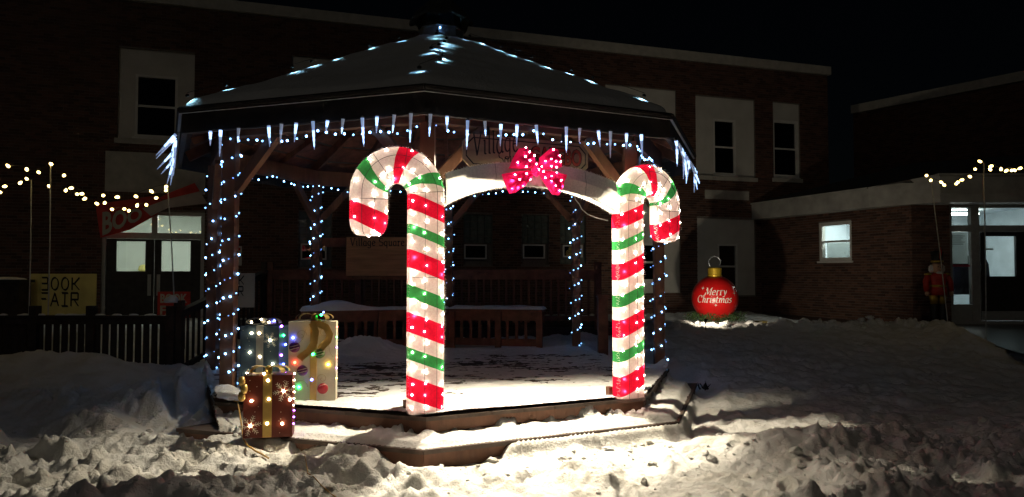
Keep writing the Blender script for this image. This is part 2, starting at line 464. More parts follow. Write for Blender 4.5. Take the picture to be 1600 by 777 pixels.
# ------------------------------------------------------------------ ground
_r = random.Random(12)
PRINTS = [(_r.uniform(-1.2, 2.2), _r.uniform(4.7, 6.0), _r.uniform(.6, 2.4)) for _ in range(26)] + [(_r.uniform(-4.5, -1.2), _r.uniform(4.8, 6.2), _r.uniform(0, 3.1)) for _ in range(22)] + [(_r.uniform(2.2, 7.5), _r.uniform(6.5, 13), _r.uniform(0, 3.1)) for _ in range(70)]
def ground(x, y):
    r = sstep(-0.5, 2.0, x)
    base_r = 0.50 * sstep(5.5, 14.5, y)
    base_l = 0.05 + 0.12 * sstep(7, 11, y) + 0.40 * sstep(11, 15.5, y)
    h = base_r * r + base_l * (1 - r)
    dp, dt = sdist(plat, x, y), sdist(tread, x, y)
    edge = 7.3 + 0.36 * (y - 10)                     # where the cleared pavement begins, on the right
    n1 = fbm(x * 0.9, y * 0.9, 3)
    chunk_r = 1 - sstep(6.6, 7.3, y - 0.12 * (x - 2) + 0.5 * (n1 - 0.5))
    chunk_l = 1 - 0.70 * sstep(8.6, 10.2, y + 0.9 * (n1 - 0.5))
    ch = chunk_r * r + chunk_l * (1 - r)
    calm = gauss(x, y, 0.55, 4.9, 1.25, 0.75)        # the trodden patch in front of the steps
    ch = ch * (1 - 0.72 * np.clip(calm * 1.3, 0, 1))
    wx, wy = x + 0.22 * (fbm(x * 2.6, y * 2.6, 5) - .5), y + 0.22 * (fbm(x * 2.6 + 40, y * 2.6, 6) - .5)
    bil = lambda f, sd: 1 - np.sqrt((2.4 * vnoise(wx * f * .8 + wy * f * .6 + sd * 3.7, wy * f * .8 - wx * f * .6 - sd * 1.9, sd) - 1.2) ** 2 + .012)
    mk = sstep(.40, .62, fbm(x * 1.4, y * 1.4, 12))
    lump = 0.12 * (fbm(wx * 1.5, wy * 1.5, 41, 3) - 0.45) - .03
    for f_, a_ in ((1.7, .055), (3.3, .062), (6.4, .060), (12.5, .050), (21.0, .030)):
        lump = lump + a_ * (1 - bil(f_, int(f_ * 7))) * (.55 + .6 * mk)
    lump = lump + mk * 0.35 * clumps(wx + .05 * fbm(x * 12, y * 12, 13), wy + .05 * fbm(x * 12, y * 12, 16), 0.20, 11) + 0.35 * clumps(wx + .02 * fbm(x * 25, y * 25, 14), y, 0.085, 31) * (.35 + mk)
    lump = lump - 0.02
    smooth = 0.06 * (fbm(x * 2.2, y * 3.4, 51) - 0.5) * 2 + 0.10 * (fbm(x * 6, y * 8, 52, 4) - 0.5)
    smooth = smooth - 0.035 * clumps(x, y, 0.4, 61) * 2 + 0.02 * (fbm(x * 17, y * 22, 55, 3) - 0.5)
    h = h + ch * (lump * .85 - .035) + (1 - ch) * smooth
    h = h - 0.04 * np.clip(calm, 0, 1)
    # ploughed banks
    h = h + 0.14 * gauss(x, y - 0.16 * (x - 2), 2.6, 6.5, 1.3, 0.36) * (0.7 + 0.6 * n1)
    h = h + 0.38 * gauss(x, y, -3.75, 7.8, 0.85, 0.9) * (.75 + .5 * n1) + 0.22 * gauss(x, y, -2.75, 6.35, 0.9, 0.35) * (0.4 + n1)
    h = h + 0.10 * gauss(x, y, -4.6, 5.9, 1.6, 0.5) * (0.3 + 1.2 * n1)
    h = h + 0.28 * np.exp(-((y - 10.4) / 0.7) ** 2) * (1 - sstep(-6.2, -4.6, x)) * (0.6 + 0.8 * n1)
    ridge = np.exp(-((y - 15.0 - 0.5 * (fbm(x * 0.8, y * 0 + 3, 71) - 0.5)) / 0.38) ** 2) * sstep(2.0, 3.2, x) * (1 - sstep(8.9, 9.6, x))
    ridge = np.maximum(ridge, np.exp(-((x - edge + 0.45) / 0.4) ** 2) * sstep(9.5, 12.5, y) * (1 - sstep(14.8, 15.6, y)))
    ridge = ridge * (1 - .75 * gauss(x, y, 4.45, 15.3, 1.0, 1.3))
    h = h + .72 * ridge * (0.03 + 0.8 * clumps(x, y, 0.26, 81) + 0.8 * clumps(x, y, 0.12, 83) + 0.10 * fbm(x * 4, y * 4, 85))
    # snow along the feet of the steps, more of it to the right
    near = np.exp(-np.clip(dt, 0, 9) / 0.13)
    jag = fbm(x * 2.3, y * 2.3, 91)
    side = 1 - sstep(-1.25, -.85, x)
    gap = np.maximum(gauss(x, y, -3.25, 6.95, .22, .4), gauss(x, y, -2.85, 6.75, .2, .4))
    cover = (0.17 * sstep(.45, .62, jag) + 0.25 * side * (1 - gap)) * (0.65 + 2.6 * clumps(x, y, 0.15, 93))
    plaster = np.exp(-np.clip(dt - .03, 0, 9) / 0.045) * sstep(.42, .52, jag + .16 * sstep(0.1, 1.0, x) + .02 + .3 * sstep(1.1, 1.5, x)) * (0.19 + .05 * (fbm(x * 9, y * 9, 92) - .5)) * (1 - side) * (1 - sstep(8, 9, y))
    plaster = plaster * sstep(-.08, .16, x + .6 * (jag - .5))
    cover = cover * (1 - .8 * gauss(x, y, -.35, 6.0, .42, .5)) * (1 - .8 * gauss(x, y, -1.9, 6.05, .35, .35))
    hn = np.minimum(h, .015 + .5 * np.clip(dt, 0, 1)) * (1 - near) + near * cover
    hn = np.maximum(hn, h * np.clip(1.5 * gauss(x, y, -3.8, 7.9, .75, .9), 0, 1))
    h = np.where(dt < 0.6, np.maximum(hn, plaster), h)
    h = np.where((dt > -.05) & (dt < .12), np.minimum(h, TREAD_Z - .022 + 2.5 * np.clip(dt - .02, 0, 1)), h)
    for fx, fy, fa in PRINTS:                            # boot prints
        ca, sa = math.cos(fa), math.sin(fa)
        m_ = (np.abs(x - fx) < .4) & (np.abs(y - fy) < .4) & (dt > .1)
        if np.any(m_):
            u_, v_ = (x - fx) * ca + (y - fy) * sa, -(x - fx) * sa + (y - fy) * ca
            e_ = (u_ / .15) ** 2 + (v_ / .062) ** 2
            h = h - np.where(m_, .055 * np.exp(-e_ ** 2) - .016 * np.exp(-(e_ - 1.6) ** 2 * 2), 0)
    b6 = beyond(6, x, y)
    t6 = sstep(0, .5, -b6)
    h = np.where((dt < -0.035) & (b6 < 0) & (beyond(2, x, y) < 0), np.minimum(h, 0.06) * t6 + (1 - t6) * np.maximum(h, .42 * gauss(x, y, -3.95, 8.2, .8, 1.1) * (.7 + .6 * n1)), h)
    h = np.where(beyond(6, x, y) > 0, np.maximum(h, .42 * gauss(x, y, -3.95, 8.2, .8, 1.1) * (.7 + .6 * n1)), h)
    h = np.where(dp < 0.0, np.minimum(h, 0.05), h)
    # posts' little drifts are separate; pavement kept clear of snow
    pav = sstep(-0.05, 0.25, x - edge) * sstep(8, 9.5, y)
    pav = np.maximum(pav, sstep(15.6, 16.0, y) * sstep(6.8, 7.6, x))
    h = h * (1 - pav) + 0.36 * pav
    return h
def hz(x, y):
    return float(ground(np.array([float(x)]), np.array([float(y)]))[0])
xs = np.concatenate([np.linspace(-90, -12, 14), np.arange(-11, -7.2, 0.14), np.arange(-7.2, -4, 0.034), np.arange(-4, 4.6, 0.0205), np.arange(4.6, 8.6, 0.034), np.arange(8.6, 13, 0.1), np.linspace(14, 90, 14)])
ys = np.concatenate([np.linspace(-40, 0, 9), np.arange(1, 4.4, 0.1), np.arange(4.4, 7.2, 0.0205), np.arange(7.2, 9.2, 0.03), np.arange(9.2, 16.6, 0.05), np.arange(16.7, 22, 0.25), np.linspace(24, 140, 12)])
GX, GY = np.meshgrid(xs, ys)
GZ = ground(GX, GY)
def grid_mesh(name, X, Y, Z, m, keep=None):
    ny, nx = X.shape
    me = bpy.data.meshes.new(name)
    co = np.stack([X, Y, Z], -1).reshape(-1, 3).astype(np.float32)
    i = np.arange(ny * nx).reshape(ny, nx)
    q = np.stack([i[:-1, :-1], i[:-1, 1:], i[1:, 1:], i[1:, :-1]], -1).reshape(-1, 4)
    if keep is not None:
        q = q[keep[:-1, :-1].reshape(-1) & keep[:-1, 1:].reshape(-1) & keep[1:, 1:].reshape(-1) & keep[1:, :-1].reshape(-1)]
        used, inv = np.unique(q.reshape(-1), return_inverse=True)
        co = co[used]; q = inv.reshape(-1, 4)
    me.vertices.add(len(co)); me.vertices.foreach_set('co', co.reshape(-1))
    me.loops.add(q.size); me.loops.foreach_set('vertex_index', q.reshape(-1).astype(np.int32))
    me.polygons.add(len(q))
    me.polygons.foreach_set('loop_start', np.arange(0, q.size, 4, dtype=np.int32))
    me.polygons.foreach_set('loop_total', np.full(len(q), 4, dtype=np.int32))
    me.polygons.foreach_set('use_smooth', np.ones(len(q), dtype=bool))
    me.materials.append(m)
    me.update(calc_edges=True); me.validate()
    return me
g = link('snowy_ground', grid_mesh('snowy_ground', GX, GY, GZ, M['snow']))
tag(g, kind='structure')
pv = MB()
pe = [(7.3 + 0.36 * (y - 10), y) for y in (8.0, 10.0, 12.0, 14.0, 15.7)]
pv.add([(x, y, 0.44) for x, y in pe] + [(5.5, 15.9, 0.44), (5.5, 23, 0.44), (40, 23, 0.44), (40, 8.0, 0.44)], [tuple(range(9))[::-1]])
o = pv.build('pavement', M['asphalt']); tag(o, kind='structure')

# broken lumps of snow thrown over the trampled ground
rg = random.Random(33)
cv, cf = [], []
import bmesh
_bm = bmesh.new(); bmesh.ops.create_icosphere(_bm, subdivisions=1, radius=1.0)
_iv = [p.co.copy() for p in _bm.verts]; _if = [tuple(q.index for q in p.verts) for p in _bm.faces]; _bm.free()
pts = []
while len(pts) < 2600:
    x_, y_ = rg.uniform(-5.2, 5.8), 4.5 + 3.0 * rg.random() ** 1.3
    pts.append((x_, y_))
for i in range(700):
    pts.append((rg.uniform(2.5, 9), rg.gauss(15.0, .5)))
PX = np.array([p[0] for p in pts]); PY = np.array([p[1] for p in pts])
PZ = ground(PX, PY); PD = sdist(tread, PX, PY); PM = fbm(PX * 1.1, PY * 1.1, 77)
for (x_, y_), z_, d_, m_ in zip(pts, PZ, PD, PM):
    if math.exp(-((x_ - .55) / 1.5) ** 2 - ((y_ - 4.9) / .9) ** 2) > .25 and rg.random() < .85: continue
    if d_ < .05 or rg.random() > .25 + 1.5 * max(0, m_ - .35): continue
    r_ = .010 + .045 * rg.random() ** 3
    if y_ > 12: r_ *= 1.8
    k = len(cv)
    q = Euler((rg.uniform(0, 6), rg.uniform(0, 6), rg.uniform(0, 6))).to_matrix()
    sx_, sy_, sz_ = rg.uniform(.7, 1.5), rg.uniform(.6, 1.1), rg.uniform(.5, .9)
    for p in _iv:
        p = q @ (p * rg.uniform(.72, 1.15))
        cv.append((x_ + p.x * r_ * sx_, y_ + p.y * r_ * sy_, z_ + r_ * .25 + p.z * r_ * sz_))
    cf += [tuple(j + k for j in f) for f in _if]
o = link('snow_clods', mesh_from('snow_clods', cv, cf, M['snow']))
tag(o, 'small broken clods of snow scattered over the trampled foreground', 'snow', kind='stuff')

# ------------------------------------------------------------------ brick walls
brick_me = None
class Wall:
    """upright wall: origin, direction along it, outward normal; openings (u0,u1,z0,z1)"""
    def __init__(s, o, d):
        s.o, s.d = Vector((o[0], o[1], 0)), Vector((d[0], d[1], 0)).normalized()
        s.n = Vector((s.d.y, -s.d.x, 0))
    def pt(s, u, z, off=0.0):
        return s.o + s.d * u + s.n * off + Vector((0, 0, z))
    def hit(s, px, py=427, off=0.0):           # (u, z) on the wall under a pixel of the photograph
        a, y, zz = ray(px, py)
        oo = s.o + s.n * off
        # solve k*(a,y) = o + u d
        det = a * (-s.d.y) - (-s.d.x) * y
        k = (oo.x * (-s.d.y) + s.d.x * oo.y) / det
        u = (a * oo.y - y * oo.x) / det
        return u, CAMZ + zz * k
    def rect(s, x0, y0, x1, y1, off=0.0):      # pixel rectangle -> u0,u1,z0,z1 (heights from its middle)
        u0, u1 = s.hit(x0, 0, off)[0], s.hit(x1, 0, off)[0]
        xm = (x0 + x1) / 2
        return u0, u1, s.hit(xm, y1, off)[1], s.hit(xm, y0, off)[1]
    def slab(s, mb, u0, u1, z0, z1, off0, off1, m=0):
        return mb.obox(s.pt(u0, z0, off0), s.d * (u1 - u0), s.n * (off1 - off0), Vector((0, 0, z1 - z0)), m)
def brick_wall(W, u0, u1, z0, z1, holes, parent, singles=None, reveal=0.22, thick=0.3):
    global brick_me
    us = sorted({u0, u1, *[min(max(h[i], u0), u1) for h in holes for i in (0, 1)]})
    zs = sorted({z0, z1, *[min(max(h[i], z0), z1) for h in holes for i in (2, 3)]})
    mb = MB()
    for a, b in zip(us, us[1:]):
        for c, d in zip(zs, zs[1:]):
            um, zm = (a + b) / 2, (c + d) / 2
            if any(h[0] < um < h[1] and h[2] < zm < h[3] for h in holes): continue
            mb.add([W.pt(a, c), W.pt(b, c), W.pt(b, d), W.pt(a, d)], [(0, 1, 2, 3)])
    for h in holes:                            # reveals
        a, b, c, d = h[:4]
        P = [W.pt(a, c), W.pt(b, c), W.pt(b, d), W.pt(a, d)]
        Q = [p - W.n * reveal for p in P]
        mb.add(P + Q, [(0, 1, 5, 4), (1, 2, 6, 5), (2, 3, 7, 6), (3, 0, 4, 7)])
    mb.build('wall', M['mortar'], parent)
    BL, BH, J = 0.203, 0.067, 0.01
    vs, fs, tone = [], [], []
    nsing = 0
    if brick_me is None:
        t = MB().obox((0, 0, 0), (BL - J, 0, 0), (0, -0.012, 0), (0, 0, BH - J))
        brick_me = mesh_from('brick', t.v, t.f, M['brick'])
    yaw = math.atan2(W.d.y, W.d.x)
    rows = int((z1 - z0) / BH)
    base = WL[parent.name]
    for r in range(rows):
        zz = z0 + r * BH
        k = 0
        u = u0 - (BL / 2 if r % 2 else 0)
        while u < u1:
            a, b = max(u, u0), min(u + BL - J, u1)
            segs = [(a, b)]
            for h in holes:
                if h[2] - 0.002 < zz + BH - J and zz < h[3] + 0.002:
                    ns = []
                    for p, q in segs:
                        if h[1] <= p or h[0] >= q: ns.append((p, q)); continue
                        if p < h[0]: ns.append((p, h[0]))
                        if q > h[1]: ns.append((h[1], q))
                    segs = ns
            for p, q in segs:
                if q - p < 0.02: continue
                if singles and nsing < 295 and q - p > BL - J - 0.004 and singles(p, zz):
                    link('brick', brick_me, parent, W.pt(p, zz, random.uniform(-.002, .003)), (0, 0, yaw)); nsing += 1
                    continue
                of = 0.010 + random.uniform(-.003, .004)
                i = len(vs)
                for (uu, z2) in ((p, zz), (q, zz), (q, zz + BH - J), (p, zz + BH - J)):
                    vs.append(W.pt(uu, z2, of) - base)
                for (uu, z2) in ((p, zz), (q, zz), (q, zz + BH - J), (p, zz + BH - J)):
                    vs.append(W.pt(uu, z2, -0.001) - base)
                fs += [(i, i + 1, i + 2, i + 3), (i, i + 4, i + 5, i + 1), (i + 1, i + 5, i + 6, i + 2), (i + 2, i + 6, i + 7, i + 3), (i + 3, i + 7, i + 4, i)]
                tone += [random.random()] * 8
            u += BL
    me = mesh_from('brickwork', vs, fs, M['brick'])
    at_ = me.attributes.new('tone', 'FLOAT', 'POINT'); at_.data.foreach_set('value', tone)
    o = link('brickwork', me); o.parent = parent; o['kind'] = 'stuff'
    return o
def frame_ring(W, mb, r, t, off0, off1, m=0, bottom=True):
    u0, u1, z0, z1 = r
    W.slab(mb, u0, u0 + t, z0, z1, off0, off1, m)
    W.slab(mb, u1 - t, u1, z0, z1, off0, off1, m)
    W.slab(mb, u0 + t, u1 - t, z1 - t, z1, off0, off1, m)
    if bottom: W.slab(mb, u0 + t, u1 - t, z0, z0 + t, off0, off1, m)
def pane(W, r, off, mname, parent, name='pane'):
    mb = MB(); u0, u1, z0, z1 = r
    W.slab(mb, u0, u1, z0, z1, off - 0.006, off)
    return mb.build(name, M[mname], parent)
def sash_window(W, r, off, parent, mframe='whitepaint', glass='darkglass', t=0.06, sill=True, back=True):
    mb = MB()
    frame_ring(W, mb, r, t, off - 0.10, off)
    u0, u1, z0, z1 = r
    zm = (z0 + z1) / 2
    f = mb.build('window', M[mframe], parent)
    m2 = MB(); W.slab(m2, u0 + t, u1 - t, zm - 0.025, zm + 0.025, off - 0.09, off - 0.025)
    m2.build('meeting_rail', M[mframe], f)
    pane(W, (u0 + t + .002, u1 - t - .002, z0 + t + .002, zm - .027), off - 0.04, glass, f)
    pane(W, (u0 + t + .002, u1 - t - .002, zm + .027, z1 - t - .002), off - 0.06, glass, f)
    if sill:
        m3 = MB(); W.slab(m3, u0 - 0.04, u1 + 0.04, z0 - 0.05, z0 - 0.003, off - 0.05, off + 0.06)
        m3.build('sill', M[mframe], f)
    if back:
        m4 = MB(); W.slab(m4, u0 - .1, u1 + .1, z0 - .1, z1 + .1, off - 0.9, off - 0.88)
        m4.build('dark_interior', M['dark'], f)
    return f

# ---------- school building
SW = Wall((0, 18.93), (1, 0.33))
u_left, u_right = -17.0, SW.hit(1297)[0]
school = empty('school_building', SW.pt(0, 0.3), 'long two storey red brick building with pale roof coping standing behind the gazebo', 'building')
holes = []
def R_(x0, y0, x1, y1): return SW.rect(x0, y0, x1, y1)
P_left = R_(187, 79, 306, 219); P_2 = R_(457, 92, 572, 225); P_3 = R_(945, 137, 1055, 268); P_4 = R_(1085, 153, 1177, 276); P_5 = R_(1205, 161, 1247, 279)
W_left = R_(213, 117, 280, 215); W_4 = R_(1114, 186, 1149, 273)
door_r = R_(166, 331, 325, 512); door_r = (door_r[0], door_r[1], 0.5, door_r[3])
stone_r = R_(170, 240, 325, 302)
GB = [R_(470, 330, 522, 418), R_(725, 335, 770, 414), R_(815, 336, 857, 414), R_(874, 337, 914, 413)]
VB = [R_(474, 381, 514, 406), R_(727, 382, 762, 405), R_(818, 382, 852, 404), R_(880, 383, 910, 402)]
P_6 = R_(985, 318, 1060, 458); P_7 = R_(1086, 342, 1176, 462)
W_6 = R_(1000, 380, 1034, 440); W_7 = R_(1119, 381, 1150, 452)
lint_r = R_(1098, 298, 1166, 312)
holes = [P_left, P_2, P_3, P_4, P_5, door_r, P_6, P_7] + GB
zt = SW.hit(1000, 73)[1]
def lit_zone(u, z):
    a, b = SW.hit(1182)[0], SW.hit(1204)[0]
    c = SW.hit(1268)[0]
    return (a < u + .1 < b or b < u < c) and 2.9 < z < 6.4
brick_wall(SW, u_left, u_right, 0.2, zt - 0.25, holes, school, singles=lit_zone)
mb = MB()
for a, b in ((u_left, -8.0), (-7.995, 0.0), (0.005, u_right + 0.08)):
    SW.slab(mb, a, b, zt - 0.25, zt, -0.28, 0.09)
mb.build('coping', M['stone'], school)
mb = MB()                                              # side wall, roof and rear so it is a building
SW.slab(mb, u_right - 0.3, u_right - 0.003, 0.2, zt - 0.255, -9, -0.31)
SW.slab(mb, u_left, u_right - 0.31, zt - 0.7, zt - 0.5, -9, -0.31)
mb.build('side_wall', M['mortar'], school)
def panel_part(r, hole):
    mb = MB(); u0, u1, z0, z1 = r
    if hole:
        a, b, c, d = hole
        SW.slab(mb, u0, a, z0, z1, -0.12, -0.05); SW.slab(mb, b, u1, z0, z1, -0.12, -0.05)
        SW.slab(mb, a, b, d, z1, -0.12, -0.05)
        if c > z0 + .01: SW.slab(mb, a, b, z0, c, -0.12, -0.05)
    else:
        SW.slab(mb, u0, u1, z0, z1, -0.12, -0.05)
    return mb.build('infill_panel', M['panel'], school)
def inner(r, f0, f1):  # centre window inside a panel
    return (r[0] + (r[1] - r[0]) * f0, r[0] + (r[1] - r[0]) * f1, r[2] + 0.08, r[3] - (r[3] - r[2]) * 0.28)
panel_part(P_left, W_left); sash_window(SW, W_left, -0.06, school)
panel_part(P_2, inner(P_2, .25, .75)); sash_window(SW, inner(P_2, .25, .75), -0.06, school)
panel_part(P_3, inner(P_3, .25, .75)); sash_window(SW, inner(P_3, .25, .75), -0.06, school)
panel_part(P_4, W_4); sash_window(SW, W_4, -0.06, school)
W_5 = (P_5[0] + .02, P_5[1] - .02, P_5[2] + .04, P_5[3] - 0.52)
panel_part(P_5, W_5); sash_window(SW, W_5, -0.06, school, t=0.08)
panel_part(P_6, W_6); sash_window(SW, W_6, -0.06, school)
panel_part(P_7, W_7); sash_window(SW, W_7, -0.06, school)
mb = MB(); SW.slab(mb, *stone_r, -0.1, 0.035); mb.build('stone_panel', M['stone'], school)
mb = MB(); SW.slab(mb, *lint_r, -0.1, 0.03); mb.build('lintel', M['stone'], school)
for r in (P_left, P_4, P_5):
    mb = MB(); SW.slab(mb, r[0] - .05, r[1] + .05, r[2] - 0.12, r[2] - 0.002, -0.12, 0.05); mb.build('sill', M['stone'], school)
for r, v in zip(GB, VB):
    mb = MB()
    nu, nz = max(3, round((r[1] - r[0]) / 0.2)), max(4, round((r[3] - r[2]) / 0.2))
    du, dz = (r[1] - r[0]) / nu, (r[3] - r[2]) / nz
    for i in range(nu):
        for j in range(nz):
            uc, zc = r[0] + (i + .5) * du, r[2] + (j + .5) * dz
            if v[0] - du * .4 < uc < v[1] + du * .4 and v[2] - dz * .4 < zc < v[3] + dz * .4: continue
            a, b, c, d = uc - du / 2 + .007, uc + du / 2 - .007, zc - dz / 2 + .007, zc + dz / 2 - .007
            SW.slab(mb, a, b, c, d, -0.15, -0.075)
            SW.slab(mb, a + .03, b - .03, c + .03, d - .03, -0.074, -0.066)
    blocks = mb
    mb = MB(); SW.slab(mb, r[0], r[1], r[2], r[3], -0.2, -0.155); gbw = mb.build('glass_block_window', M['mortar'], school)
    blocks.build('glass_block', M['glassblock'], gbw)['kind'] = 'stuff'
    mb = MB(); frame_ring(SW, mb, v, 0.035, -0.15, -0.05); mb.build('vent_frame', M['whitepaint'], gbw)
    pane(SW, (v[0] + .035, v[1] - .035, v[2] + .035, v[3] - .035), -0.09, 'darkglass', gbw)
# bee shaped sticker in the fourth ground floor window (small, yellow and black)
v = VB[3]; um, zm = (v[0] + v[1]) / 2 - 0.08, (v[2] + v[3]) / 2
bee = MB()
for i, (du_, dz_, rr) in enumerate(((-0.02, -0.06, .10), (0.02, 0.07, .055))):
    c = SW.pt(um + du_, zm + dz_, -0.078)
    bee.prism([c + SW.d * rr * math.cos(t * .524) + Vector((0, 0, rr * math.sin(t * .524))) for t in range(12)], SW.n * 0.006)
bee.build('window_sticker', M['yellowbox'], school)
bee = MB()
c = SW.pt(um - .02, zm - .06, -0.07)
for rr in (0.035, 0.075):
    bee.tube([c + SW.d * rr * math.cos(t * .4 + .3) + Vector((0, 0, rr * math.sin(t * .4 + .3))) for t in range(9)], 0.009, 4)
bee.build('sticker_stripes', M['ink'], school)
# entrance doors
u0, u1, z0, z1 = door_r
mb = MB()
um = (u0 + u1) / 2
zt_ = z1 - 0.62
frame_ring(SW, mb, door_r, 0.08, -0.2, -0.04, bottom=False)
SW.slab(mb, u0 + .08, u1 - .08, zt_, zt_ + 0.14, -0.19, -0.05)
SW.slab(mb, um - .06, um + .06, zt_ + .14, z1 - .08, -0.19, -0.05)
fr = mb.build('door_frame', M['greyframe'], school)
pane(SW, (u0 + .085, um - .065, zt_ + .145, z1 - .085), -0.1, 'glass', fr, 'transom_pane')
pane(SW, (um + .065, u1 - .085, zt_ + .145, z1 - .085), -0.1, 'glass', fr, 'transom_pane')
for a, b, pxr, hside in ((u0 + .085, um - .004, (188, 377, 233, 424), 1), (um + .004, u1 - .085, (258, 377, 303, 424), 0)):
    q = SW.rect(*pxr); q = (max(q[0], a + .1), min(q[1], b - .1), q[2], q[3])
    mb = MB()
    SW.slab(mb, a, q[0], z0, zt_ - .005, -0.14, -0.09); SW.slab(mb, q[1], b, z0, zt_ - .005, -0.14, -0.09)
    SW.slab(mb, q[0], q[1], z0, q[2], -0.14, -0.09); SW.slab(mb, q[0], q[1], q[3], zt_ - .005, -0.14, -0.09)
    d = mb.build('door', M['blackframe'], school)
    pane(SW, q, -0.11, 'glass', d)
    mb = MB(); hu = b - .09 if hside else a + .09
    SW.slab(mb, hu - .035, hu + .035, z0 + .62, z0 + 1.1, -0.085, -0.06); mb.build('handle', M['greyframe'], d)
# lit hall behind the doors
mb = MB()
D = 3.2
A0, A1 = u0 - .6, u1 + .6
for q in ([(A0, -D), (A1, -D)], [(A0, -D), (A0, -.22)], [(A1, -.22), (A1, -D)]):
    (ua, oa), (ub, ob) = q
    mb.add([SW.pt(ua, z0, oa), SW.pt(ub, z0, ob), SW.pt(ub, z1 + .15, ob), SW.pt(ua, z1 + .15, oa)], [(0, 1, 2, 3)])
for zz in (z0, z1 + .15):
    mb.add([SW.pt(A0, zz, -.22), SW.pt(A1, zz, -.22), SW.pt(A1, zz, -D), SW.pt(A0, zz, -D)], [(0, 1, 2, 3)])
hall = mb.build('entrance_hall', M['roomwall'], school)
mb = MB(); SW.slab(mb, um + .25, um + .75, z1 + .06, z1 + .10, -1.5, -0.7); mb.build('ceiling_lamp', M['tube'], hall)
mb = MB(); SW.slab(mb, um - 1.0, um - 0.95, z1 + .06, z1 + .10, -2.2, -1.2); mb.build('ceiling_lamp', M['tube'], hall)
mb = MB(); SW.slab(mb, um + .62, um + .82, z0 + 1.25, z0 + 1.95, -D + .01, -D + .05); mb.build('poster', M['ink'], hall)
mb = MB(); SW.slab(mb, um + .65, um + .79, z0 + 1.6, z0 + 1.92, -D + .051, -D + .055); mb.build('poster_picture', M['bannerred'], hall)
mb = MB(); SW.slab(mb, um - .75, um - .2, z0 + .98, z0 + 1.02, -D + .01, -D + .3); mb.build('shelf', M['blackframe'], hall)
mb = MB(); mb.lathe(SW.pt(um - .68, z0 + 1.02, -D + .2), [(.06, 0), (.12, .08), (.05, .13), (.13, .2), (.10, .3), (.02, .34)], 10); mb.build('small_figure', M['yellowsign'], hall)
mb = MB(); mb.lathe(SW.pt(um + 1.05, z0 + .55, -1.2), [(.12, 0), (.2, .2), (.15, .36), (.04, .5)], 10); mb.build('dark_ornament', M['coat'], hall)

# ---------- low annex on the right
a0 = SW.pt(SW.hit(1190)[0], 0)
a1 = Vector((at(1426, 427, 16.6).x, 16.6, 0))
AW = Wall((a0.x, a0.y), (a1.x - a0.x, a1.y - a0.y))
LA = (a1 - Vector((a0.x, a0.y, 0))).length
EW = Wall((a1.x, a1.y), (1, 0))
annex = empty('brick_annex', (a1.x, a1.y, 0.4), 'low single storey brick annex with pale fascia, small lit window and glazed entrance', 'building')
awin = AW.rect(1274, 347, 1325, 408); zf0, zf1 = 3.22, 3.66
awin = (awin[0], awin[1], AW.hit(1300, 408)[1], AW.hit(1300, 347)[1])
brick_wall(AW, 0.0, LA, 0.2, zf0, [awin], annex, singles=lambda u, z: awin[0] - 1.3 < u < awin[1] + 1.6 and awin[2] - .9 < z < awin[3] + .6)
ent = EW.rect(1476, 322, 1665, 495); ent = (ent[0], ent[1], 0.45, zf0)
brick_wall(EW, 0.0, ent[1] + 6, 0.2, zf0, [ent], annex)
f = sash_window(AW, awin, -0.02, annex, glass='glass', t=0.09, back=False)
mb = MB()
u0, u1, z0, z1 = awin
D = 1.6
mb.add([AW.pt(u0 - .6, z0 - .3, -D), AW.pt(u1 + .6, z0 - .3, -D), AW.pt(u1 + .6, z1 + .25, -D), AW.pt(u0 - .6, z1 + .25, -D)], [(0, 1, 2, 3)])
for uu in (u0 - .6, u1 + .6):
    mb.add([AW.pt(uu, z0 - .3, -D), AW.pt(uu, z0 - .3, -.23), AW.pt(uu, z1 + .25, -.23), AW.pt(uu, z1 + .25, -D)], [(0, 1, 2, 3)])
for zz in (z0 - .3, z1 + .25):
    mb.add([AW.pt(u0 - .6, zz, -D), AW.pt(u1 + .6, zz, -D), AW.pt(u1 + .6, zz, -.23), AW.pt(u0 - .6, zz, -.23)], [(0, 1, 2, 3)])
rm = mb.build('lit_room', M['roomblue'], annex)
mb = MB(); AW.slab(mb, u0 + .1, u1 - .1, z1 + .17, z1 + .21, -1.2, -.6); mb.build('ceiling_lamp', M['tube'], rm)
mb = MB(); AW.slab(mb, u0 + .09, u1 - .09, z0 + .08, (z0 + z1) / 2 - .03, -0.2, -0.19); mb.build('window_shade', M['paper'], rm)
# fascias
mb = MB()
AW.slab(mb, -0.0, LA - 0.9, zf0, zf1, -0.2, 0.34)
AW.slab(mb, 0.0, LA - 0.9, zf1 + .001, zf1 + 0.05, -0.2, 0.38)
mb.build('fascia', M['fasciapaint'], annex)
ca, cb = AW.pt(LA - 0.9, 0, 0.34), EW.pt(0.35, 0, 0.55)
mb = MB()
mb.add([(ca.x, ca.y, zf0), (cb.x, cb.y, zf0 + .003), (cb.x, cb.y, 3.86), (ca.x, ca.y, zf1 + .05), (ca.x + .8, ca.y + .4, zf0), (cb.x + .8, cb.y + 1.0, zf0 + .003), (cb.x + .8, cb.y + 1.0, 3.86), (ca.x + .8, ca.y + .4, zf1 + .05)],
       [(0, 1, 2, 3), (3, 2, 6, 7), (0, 4, 5, 1)])
mb.build('fascia_return', M['fasciapaint'], annex)
mb = MB()
EW.slab(mb, 0.355, ent[1] + 6, zf0 + .004, 3.82, -0.2, 0.55)
EW.slab(mb, 0.30, ent[1] + 6, 3.822, 3.87, -0.2, 0.60)
EW.slab(mb, 0.355, ent[1] + 6, zf0 + .20, zf0 + .24, 0.551, 0.565)
mb.build('entrance_fascia', M['fasciapaint'], annex)
mb = MB()                                               # dark low roof
b0, b1 = AW.pt(0, zf1 + .052, 0.3), AW.pt(LA, zf1 + .052, 0.3)
